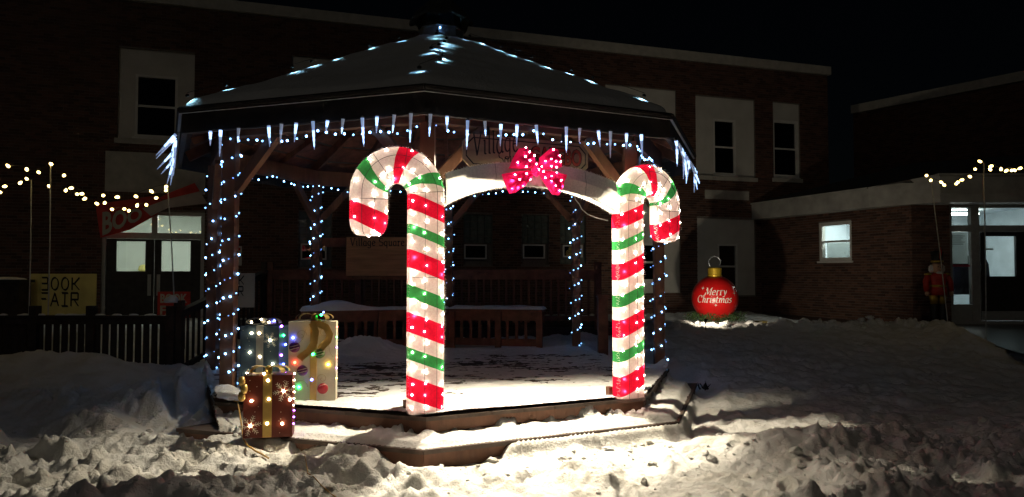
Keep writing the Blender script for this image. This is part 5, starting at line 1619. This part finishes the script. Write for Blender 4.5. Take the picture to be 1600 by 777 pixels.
for i in range(13):
    lst.append((L1 * (.16 + i * .067), FB, rg.choice((.16, .22, .28)), rg.uniform(-.3, .5), rg.choice((0, 3, 3, 2, 1)), rg.choice((.1, .25, .45, .65, .0))))
icicles(6, lst, 'bright cluster of icicle lights at the left corner of the eave')

# warm strands on thin stakes
def strand(lst, Y, label, group):
    s = empty('light_strand', at(lst[0][0], lst[0][1], Y), label, 'lights', group)
    pts = [at(x, y, Y + .06 * math.sin(i * 2.3)) for i, (x, y) in enumerate(lst)]
    rg = random.Random(int(Y * 10))
    mb = MB(); mb.tube([p + Vector((0, 0, .03)) for p in pts], .004, 4); mb.build('cord', M['cable'], s)
    for p in pts: link('bulb', B_C9, s, p, (rg.uniform(0.4, 2.6), rg.uniform(-.9, .9), rg.uniform(0, 6)))
strand([(-14, 268), (15, 262), (41, 262), (59, 268), (82, 258), (101, 273), (115, 294), (131, 303), (135, 309), (160, 306), (187, 308), (210, 306), (234, 297), (261, 290)], 11.5, 'upper strand of big yellow bulbs on stakes at left', 'yellow bulb strands')
strand([(3, 301), (11, 291), (29, 288), (43, 281), (75, 289), (102, 300), (120, 304), (154, 320), (163, 319), (177, 328), (193, 327), (202, 328), (213, 324), (228, 319), (242, 310), (257, 299)], 12.0, 'lower strand of big yellow bulbs on stakes at left', 'yellow bulb strands')
strand([(1448, 274), (1455, 281), (1472, 286), (1477, 291), (1494, 288), (1498, 285), (1506, 281), (1518, 277), (1523, 265), (1534, 254), (1549, 267), (1552, 259), (1564, 267), (1575, 265), (1581, 266), (1588, 267), (1597, 262), (1606, 254)], 12.6, 'strand of yellow bulbs on stakes before the annex entrance at right', 'yellow bulb strands')
def stake(px0, y0, px1, y1, Y, label):
    a, b = at(px0, y0, Y), at(px1, y1, Y)
    b.z = min(b.z, hz(b.x, b.y) + .02) if y1 > 540 else b.z
    mb = MB(); mb.tube([b, a.lerp(b, .5) + Vector((.01, 0, 0)), a], .010, 6)
    tag(mb.build('light_stake', M['stake']), label, 'stake', 'thin stakes carrying the yellow bulbs')
stake(79, 258, 75, 500, 11.55, 'thin pale stake rising in front of the yellow board')
stake(49, 281, 45, 500, 12.05, 'thin pale stake left of the yellow board')
stake(262, 290, 273, 490, 11.55, 'thin pale stake in front of the school doors')
stake(1455, 285, 1482, 514, 13.8, 'leaning pale stake beside the nutcracker')
stake(1537, 254, 1541, 548, 12.4, 'upright pale stake in front of the annex glass door')

# ------------------------------------------------------------------ gifts
def snowflake(mb, W_, u, z, r, off):
    for k in range(6):
        a = k * math.pi / 3 + .2
        dx, dz = math.cos(a), math.sin(a)
        def seg(x0, y0, x1, y1, wdt):
            d = Vector((x1 - x0, y1 - y0, 0)); 
            n_ = Vector((-d.y, d.x, 0)).normalized() * wdt
            mb.add([W_.pt(u + x0 - n_.x, z + y0 - n_.y, off), W_.pt(u + x1 - n_.x, z + y1 - n_.y, off), W_.pt(u + x1 + n_.x, z + y1 + n_.y, off), W_.pt(u + x0 + n_.x, z + y0 + n_.y, off)], [(0, 1, 2, 3)])
        seg(dx * .012, dz * .012, dx * r, dz * r, .0028)
        for f, l in ((.45, .3), (.7, .28), (.95, .18)):
            for s in (-1, 1):
                b = a + s * .9
                seg(dx * r * f, dz * r * f, dx * r * f + math.cos(b) * r * l, dz * r * f + math.sin(b) * r * l, .0022)
def ribbon_loop(mb, c, dirv, up, L, H, wd, m=0):
    dirv, up = Vector(dirv).normalized(), Vector(up)
    side = dirv.cross(up).normalized()
    pts = [c + dirv * (L * .5 * (1 - math.cos(t_))) + up * (H * math.sin(t_) * (1 if t_ < math.pi else .25)) for t_ in np.linspace(0, math.tau, 15)]
    k = len(mb.v)
    for p in pts: mb.v += [p - side * wd / 2, p + side * wd / 2]
    for i in range(len(pts) - 1):
        mb.f.append((k + 2 * i, k + 2 * i + 1, k + 2 * i + 3, k + 2 * i + 2)); mb.m.append(m)
def gift(px0, px1, ytop, ybase, zbase, depth, yaw, wrap_m, rib_m, label, ribbon=(.4, .58), bulbs=(), flakes=(), dots=0):
    p = atz((px0 + px1) / 2, ybase, zbase)
    Y = p.y
    wdt = (px1 - px0) / FPX * Y / max(.5, math.cos(yaw))
    h = (ybase - ytop) / FPX * Y
    d = Vector((math.cos(yaw), math.sin(yaw), 0))
    o_ = Vector((p.x, p.y, 0)) - d * wdt / 2
    W_ = Wall((o_.x, o_.y), (d.x, d.y))
    g_ = empty('gift_box', (p.x, p.y, zbase), label, 'gift', 'lit gift boxes on the steps')
    mb = MB(); mb.obox(W_.pt(0, zbase, 0), W_.d * wdt, -W_.n * depth, Vector((0, 0, h))); mb.build('box', M[wrap_m], g_)
    mb = MB()
    ra, rb = ribbon[0] * wdt, ribbon[1] * wdt
    W_.slab(mb, ra, rb, zbase + .002, zbase + h + .004, .001, .007)
    W_.slab(mb, ra, rb, zbase + h + .001, zbase + h + .008, -depth, .001)
    mb.build('ribbon', M[rib_m], g_)
    mb = MB(); W_.slab(mb, -.006, wdt + .006, zbase + h - .02, zbase + h - .003, -depth - .006, .006)
    mb = MB()
    c = W_.pt((ra + rb) / 2, zbase + h + .03, -depth * .3)
    for ang, L in ((.0, .18), (math.pi, .18), (.5, .15), (math.pi - .5, .15)):
        ribbon_loop(mb, c, W_.d * math.cos(ang) + W_.n * math.sin(ang) * .9, (0, 0, 1), L, .05, .075)
    mb.lathe(c, [(.02, -.02), (.035, .01), (.025, .04), (.008, .05)], 10)
    mb.build('bow', M[rib_m], g_, True)
    if flakes or dots:
        mb = MB()
        for fu, fz, fr2 in flakes: snowflake(mb, W_, fu * wdt, zbase + fz * h, fr2, .0035)
        rg = random.Random(len(label))
        for _ in range(dots):
            fu, fz = rg.uniform(.06, .94), rg.uniform(.05, .95)
            if ribbon[0] - .04 < fu < ribbon[1] + .04: continue
            mb.prism([W_.pt(fu * wdt + .004 * math.cos(t_ * 1.05), zbase + fz * h + .004 * math.sin(t_ * 1.05), .0015) for t_ in range(6)], W_.n * .0012)
        mb.build('snowflake_print', M['printwhite'], g_)
    for fu, fz, kind in bulbs:
        me = B_GIFT if kind is None else B_LED[kind]
        link('bulb', me, g_, W_.pt(fu * wdt, zbase + fz * h, .010))
    return g_, W_, wdt, h, zbase
zs_ = TREAD_Z + .02
g1, W1_, w1, h1, zb1 = gift(382, 454, 588, 684, zs_, .16, math.radians(10), 'burgundy', 'gold', 'small burgundy gift box with gold ribbon and snowflakes on the lower step', (.40, .58),
    [(.17, .60, None), (.15, .20, None), (.50, .92, None), (.52, .62, None), (.49, .23, None), (.82, .74, None), (.80, .22, None), (.42, 1.03, None), (.95, .6, None)],
    [(.82, .74, .085), (.15, .2, .085)], 26)
for i in range(9):      # pearls down its right edge
    link('bulb', B_LED['led_violet'] if i < 3 else B_GIFT, g1, W1_.pt(w1 + .008, zb1 + h1 * (.2 + .1 * i), -.03 - .02 * (i % 3)), None, .6)
mb = MB()               # gold bells on the left edge
for i, z in enumerate((.92, .80, .68)):
    mb.lathe(W1_.pt(-.005 + .02 * (i % 2), zb1 + h1 * z, .045), [(.004, .045), (.022, .038), (.03, .01), (.03, -.012), (.02, -.034), (.006, -.04)], 12)
mb.build('gold_bells', M['gold'], g1, True)
g2, W2_, w2, h2, zb2 = gift(373, 436, 511, 618, FLOOR + .012, .26, math.radians(-6), 'teal', 'silver', 'dark blue green gift box with silver bow behind the burgundy box', (.42, .60),
    [(.30, .90, None), (.50, .90, None), (.78, .80, None), (.26, .62, None), (.52, .56, None), (.85, .46, None), (.2, .32, None), (.85, .16, None), (.3, 1.06, None), (.55, 1.1, None), (.75, 1.06, None)],
    [(.78, .80, .075)], 16)
for i, k in enumerate(('led_violet', 'led_green', 'led_blue', 'led_violet', 'led_blue', 'led_violet')):
    link('bulb', B_LED[k], g2, W2_.pt(w2 + .012, zb2 + h2 * (1.0 - .14 * i), -.03 - .05 * (i % 3)))
link('bulb', B_LED['led_blue'], g2, W2_.pt(w2 * .85, zb2 + h2 * 1.08, -.02))
g3, W3_, w3, h3, zb3 = gift(451, 523, 504, 627, FLOOR + .014, .13, math.radians(6), 'ivory', 'gold', 'tall ivory gift box with gold bow, printed baubles and coloured bulbs', (.46, .60),
    [(.10, .80, 'led_blue'), (.52, .90, 'led_yellow'), (.52, .59, 'led_green'), (.14, .49, 'led_red'), (.84, .46, 'led_yellow'), (.50, .27, 'led_blue'), (.23, .18, 'led_green'), (.02, .18, 'led_green')])
mb = MB()
for su, sz_, r0, flip in ((.27, .83, .055, 1), (.30, .56, .05, -1), (.25, .18, .075, 1), (.72, .28, .05, -1), (.78, .12, .0, 1), (.76, .86, .06, 1)):
    if r0 == 0: continue
    mb.tube([W3_.pt(su * w3 + flip * r0 * (1 - t_ / 22) * math.cos(t_ * .42), zb3 + sz_ * h3 + r0 * (1 - t_ / 22) * math.sin(t_ * .42), .003) for t_ in range(20)], .0022, 4)
mb.tube([W3_.pt(w3 * f, zb3 + h3 * z, .003) for f, z in ((.06, .66), (.16, .70), (.30, .78), (.36, .9))], .002, 4)
mb.tube([W3_.pt(w3 * f, zb3 + h3 * z, .003) for f, z in ((.9, .80), (.85, .7), (.88, .6), (.95, .55))], .002, 4)
mb.build('swirl_print', M['goldline'], g3)
for fu, fz, r0, m in ((.13, .68, .052, 'ornpurple'), (.66, .60, .050, 'orngreen'), (.30, .385, .052, 'ornpurple'), (.73, .155, .052, 'ornred')):
    mb = MB(); c = (fu * w3, zb3 + fz * h3)
    mb.lathe(W3_.pt(c[0], c[1], .0), [(r0, .001), (r0 * .96, .008), (r0 * .6, .016), (r0 * .1, .02)], 20, ax=W3_.n)
    p_ = mb.build('bauble_print', M[m], g3, True)
    mb = MB()
    for dz in ((-.012, .014) if m != 'ornred' else (.036,)):
        hw = math.sqrt(max(.0001, r0 * r0 - dz * dz)) * .82
        mb.tube([W3_.pt(c[0] + hw * x, c[1] + dz + .01 * x, .002 + .0205 * math.sqrt(max(0, 1 - (hw * x / r0) ** 2 - (dz / r0) ** 2))) for x in np.linspace(-1, 1, 9)], .0035, 4)
    mb.build('bauble_band', M['ivory'], p_)
mb = MB()               # hanging gold ribbon tails
for pts in ([(.50, .99), (.58, .88), (.55, .74), (.44, .63), (.28, .56), (.24, .53)], [(.60, .99), (.80, .93), (.88, .84), (.84, .76), (.70, .68), (.66, .61)]):
    P = [W3_.pt(u * w3, zb3 + z * h3, .016 + .012 * math.sin(i)) for i, (u, z) in enumerate(pts)]
    k = len(mb.v)
    for i, p in enumerate(P):
        t_ = (P[min(i + 1, len(P) - 1)] - P[max(i - 1, 0)]).normalized(); s_ = t_.cross(W3_.n).normalized() * .034
        mb.v += [p - s_ + W3_.n * .01, p, p + s_ + W3_.n * .004]
    for i in range(len(P) - 1):
        mb.f += [(k + 3 * i, k + 3 * i + 1, k + 3 * i + 4, k + 3 * i + 3), (k + 3 * i + 1, k + 3 * i + 2, k + 3 * i + 5, k + 3 * i + 4)]; mb.m += [0, 0]
mb.build('ribbon_tails', M['gold'], g3, True)
for i, k in enumerate(('led_red', 'led_green', 'led_violet', 'led_red', 'led_violet', 'led_yellow')):
    link('bulb', B_LED[k], g3, W3_.pt(w3 + .006, zb3 + h3 * (.93 - .13 * i), -.02), None, .55)
link('bulb', B_LED['led_green'], g3, W3_.pt(w3 * .68, zb3 + h3 + .065, -.02)); link('bulb', B_LED['led_blue'], g3, W3_.pt(w3 * .72, zb3 + h3 + .09, -.03), None, .7)

# ------------------------------------------------------------------ giant ornament
BC = at(1117, 466, 16.5); BR = 35.5 / FPX * 16.5
bt = empty('giant_ornament', (BC.x, BC.y, BC.z - BR), 'giant glossy red ball ornament with white greeting standing in the snow', 'ornament')
mb = MB(); mb.lathe((BC.x, BC.y, BC.z), [(max(.002, BR * math.sin(t_)), -BR * math.cos(t_)) for t_ in np.linspace(0.02, math.pi - .02, 40)], 56); mb.build('ball', M['ballred'], bt, True)
mb = MB(); mb.lathe((BC.x, BC.y, BC.z + BR - .025), [(.16, 0), (.165, .03), (.15, .04), (.155, .18), (.14, .20), (.02, .21)], 24); mb.build('cap', M['ballgold'], bt)
mb = MB(); rc = Vector((BC.x, BC.y, BC.z + BR + .30)); mb.tube([rc + Vector((.135 * math.cos(t_), 0, .135 * math.sin(t_))) for t_ in np.linspace(0, math.tau, 29)], .011, 6); mb.build('ring', M['metal'], bt, True)
cdir = (Vector((0, 0, BC.z)) - Vector((BC.x, BC.y, BC.z))).normalized(); cright = Vector((-cdir.y, cdir.x, 0))
def on_ball(x, y, l):
    a, b = x / BR, y / BR
    return BC + (cdir * math.cos(a) * math.cos(b) + cright * math.sin(a) * math.cos(b) + Vector((0, 0, math.sin(b)))) * (BR + .006 + l)
mb = MB()
s1, s2 = .165, .158
wA, wB = text_width('Merry', s1), text_width('Christmas', s2)
write(mb, 'Merry', lambda x, y, l: on_ball(x - wA / 2 + .02, y + .085, l), s1, nib=(.065, .03), thin=.03, slant=.22)
write(mb, 'Christmas', lambda x, y, l: on_ball(x - wB / 2 - .02, y - .085, l), s2, nib=(.065, .03), thin=.03, slant=.22)
for cx, cy, r in ((-.30, .24, .05), (.50, .12, .06), (.02, -.14, .035)):
    for a0_ in range(4):
        a = a0_ * math.pi / 2
        mb.add([on_ball(cx + r * math.cos(a), cy + r * math.sin(a), .001), on_ball(cx + .012 * math.cos(a + .8), cy + .012 * math.sin(a + .8), .001), on_ball(cx, cy, .001), on_ball(cx + .012 * math.cos(a - .8), cy + .012 * math.sin(a - .8), .001)], [(0, 1, 2, 3)])
mb.build('lettering', M['printwhite'], bt)
mb = MB()
rg = random.Random(21)
for i in range(1400):
    a = rg.uniform(0, math.tau); r = .42 + rg.gauss(0, .09)
    x, y = BC.x + r * math.cos(a) * 1.15, BC.y + r * math.sin(a)
    z = max(hz(BC.x, BC.y - .3), BC.z - BR - .04) + rg.uniform(.02, .20)
    d = Vector((rg.gauss(0, 1), rg.gauss(0, 1), rg.gauss(.5, .8))).normalized() * rg.uniform(.05, .11)
    s_ = d.cross(Vector((rg.gauss(0, 1), rg.gauss(0, 1), rg.gauss(0, 1)))).normalized() * .008
    p = Vector((x, y, z))
    mb.add([p - s_, p + s_, p + d], [(0, 1, 2)])
o = mb.build('evergreen_garland', M['leaf']); tag(o, 'ring of evergreen sprigs round the foot of the giant red ornament', 'garland', kind='stuff')
q = at(1186, 488, 15.6)
mb = MB(); q.z = hz(q.x, q.y) + .02; mb.box((q.x, q.y, q.z), (.26, .2, .12)); mb.box((q.x, q.y, q.z + .07), (.29, .23, .018))
tag(mb.build('junction_box', M['yellowbox']), 'yellowish junction box half buried in the snow right of the red ornament', 'box')

# ------------------------------------------------------------------ flood lamps on the ground
def flood(loc, aim, watts, col, cone, label, size=0.06, blend=.6):
    e = empty('flood_lamp', (loc[0], loc[1], hz(loc[0], loc[1])), label, 'lamp', 'flood lamps on the ground')
    L = bpy.data.lights.new('flood', 'SPOT'); L.energy = watts; L.color = col; L.spot_size = math.radians(cone); L.spot_blend = blend; L.shadow_soft_size = size
    o = bpy.data.objects.new('flood', L); COL.objects.link(o)
    d = (Vector(aim) - Vector(loc)).normalized()
    o.location = Vector(loc); o.rotation_euler = (-d).to_track_quat('Z', 'Y').to_euler()
    zg = hz(loc[0], loc[1])
    mb = MB(); mb.lathe(Vector(loc) - d * .10, [(.012, .02), (.024, .03), (.034, .075), (.035, .08)], 14, ax=d); mb.build('housing', M['blackframe'], e)
    mb = MB(); mb.tube([(loc[0], loc[1], zg - .05), Vector(loc) - d * .10], .006, 6); mb.build('spike', M['blackframe'], e)
flood((3.86, 14.3, hz(3.86, 14.3) + .22), (4.85, 16.5, 2.0), 130, (1.0, .88, .68), 114, 'ground flood lamp aimed at the giant red ornament', .04)

# ------------------------------------------------------------------ nutcracker
nb = at(1466, 500, 16.05)
Nx, Ny, Nz = nb.x, nb.y, 0.44
nk = empty('nutcracker_figure', (Nx, Ny, Nz), 'tall red coated nutcracker soldier figure beside the annex entrance', 'figure')
S = 1.0
def npart(name, m, fn, smooth=True):
    mb = MB(); fn(mb); return mb.build(name, M[m], nk, smooth)
npart('plinth', 'nut_black', lambda b: b.lathe((Nx, Ny, Nz), [(.26, 0), (.26, .1), (.22, .12)], 20))
for s in (-1, 1):
    npart('boot', 'nut_black', lambda b: b.lathe((Nx + s * .09, Ny, Nz + .12), [(.085, 0), (.09, .08), (.075, .15), (.085, .36), (.075, .38)], 12))
    npart('trouser_leg', 'nut_gold', lambda b: b.lathe((Nx + s * .09, Ny, Nz + .5), [(.07, 0), (.085, .12), (.10, .25)], 12))
    npart('arm', 'nut_red', lambda b: b.tube([(Nx + s * .20, Ny, Nz + 1.13), (Nx + s * .27, Ny - .02, Nz + 1.0), (Nx + s * .27, Ny - .05, Nz + .78)], [.07, .065, .055], 10))
    npart('hand', 'skin', lambda b: b.lathe((Nx + s * .27, Ny - .06, Nz + .68), [(.02, 0), (.045, .03), (.045, .08), (.03, .1)], 10))
    npart('epaulette', 'nut_gold', lambda b: b.lathe((Nx + s * .2, Ny, Nz + 1.15), [(.09, 0), (.08, .03), (.02, .05)], 12))
npart('coat', 'nut_red', lambda b: b.lathe((Nx, Ny, Nz + .70), [(.20, 0), (.19, .12), (.155, .22), (.19, .38), (.20, .46), (.09, .50)], 18))
npart('belt', 'nut_gold', lambda b: b.lathe((Nx, Ny, Nz + .88), [(.172, 0), (.175, .02), (.172, .05)], 18))
npart('head', 'skin', lambda b: b.lathe((Nx, Ny, Nz + 1.18), [(.07, 0), (.115, .05), (.12, .16), (.105, .22), (.03, .24)], 16))
npart('beard', 'nut_white', lambda b: b.lathe((Nx, Ny - .085, Nz + 1.03), [(.02, 0), (.07, .06), (.085, .15), (.05, .2)], 12))
npart('hair', 'nut_white', lambda b: [b.lathe((Nx + s * .12, Ny + .02, Nz + 1.2), [(.03, 0), (.06, .05), (.055, .14), (.02, .18)], 10) for s in (-1, 1)])
npart('eyes', 'nut_black', lambda b: [b.lathe((Nx + s * .045, Ny - .115, Nz + 1.33), [(.004, -.012), (.013, 0), (.004, .012)], 8) for s in (-1, 1)])
npart('nose', 'skin', lambda b: b.tube([(Nx, Ny - .11, Nz + 1.32), (Nx, Ny - .15, Nz + 1.27)], [.012, .02], 8))
npart('hat', 'nut_black', lambda b: b.lathe((Nx, Ny, Nz + 1.41), [(.125, 0), (.12, .03), (.11, .08), (.13, .26), (.02, .28)], 18))
npart('hat_band', 'nut_gold', lambda b: b.lathe((Nx, Ny, Nz + 1.43), [(.127, 0), (.128, .02), (.122, .045)], 18))
npart('plume', 'nut_red', lambda b: b.tube([(Nx, Ny - .12, Nz + 1.5), (Nx, Ny - .14, Nz + 1.66), (Nx + .01, Ny - .12, Nz + 1.76)], [.012, .03, .008], 8))

# ------------------------------------------------------------------ cords and bits in the snow
def gpt(px, py, lift=.015):
    a, y, z = ray(px, py)
    k = 4.5 / y
    while k < 20:
        p = Vector((a * k, y * k, CAMZ + z * k))
        gzv = hz(p.x, p.y)
        if sdist(plat, np.array([p.x]), np.array([p.y]))[0] < 0: gzv = max(gzv, FLOOR)
        if p.z < gzv + lift: return Vector((p.x, p.y, gzv + lift))
        k += .02
    return p
mb = MB(); mb.tube([gpt(x, y) for x, y in ((369, 622), (366, 634), (366, 648), (371, 660), (377, 674), (380, 686), (387, 697), (398, 705), (412, 714), (420, 718))], .007, 6)
tag(mb.build('extension_cord', M['orangecable'], None, True), 'tan extension cord trailing off the step left of the burgundy gift', 'cord')
mb = MB(); mb.tube([gpt(x, y, .008) for x, y in ((476, 712), (478, 727), (481, 740), (490, 751), (503, 762), (516, 772), (528, 784))], .004, 5)
tag(mb.build('power_lead', M['orangecable'], None, True), 'thin brown lead lying across the trampled snow in the foreground', 'cable')
c = gpt(1101, 606, .02)
rg = random.Random(4)
mb = MB()
for i in range(16):
    d = Vector((rg.gauss(0, .5), rg.gauss(0, .4), 1)).normalized() * rg.uniform(.05, .12)
    p = c + Vector((rg.gauss(0, .03), rg.gauss(0, .02), -.03)); mb.tube([p, p + d * .6, p + d], [.012, .008, .003], 5)
tag(mb.build('dark_weed_stub', M['nut_black']), 'small dark stub of dead weeds poking through snow right of the steps', 'plant')
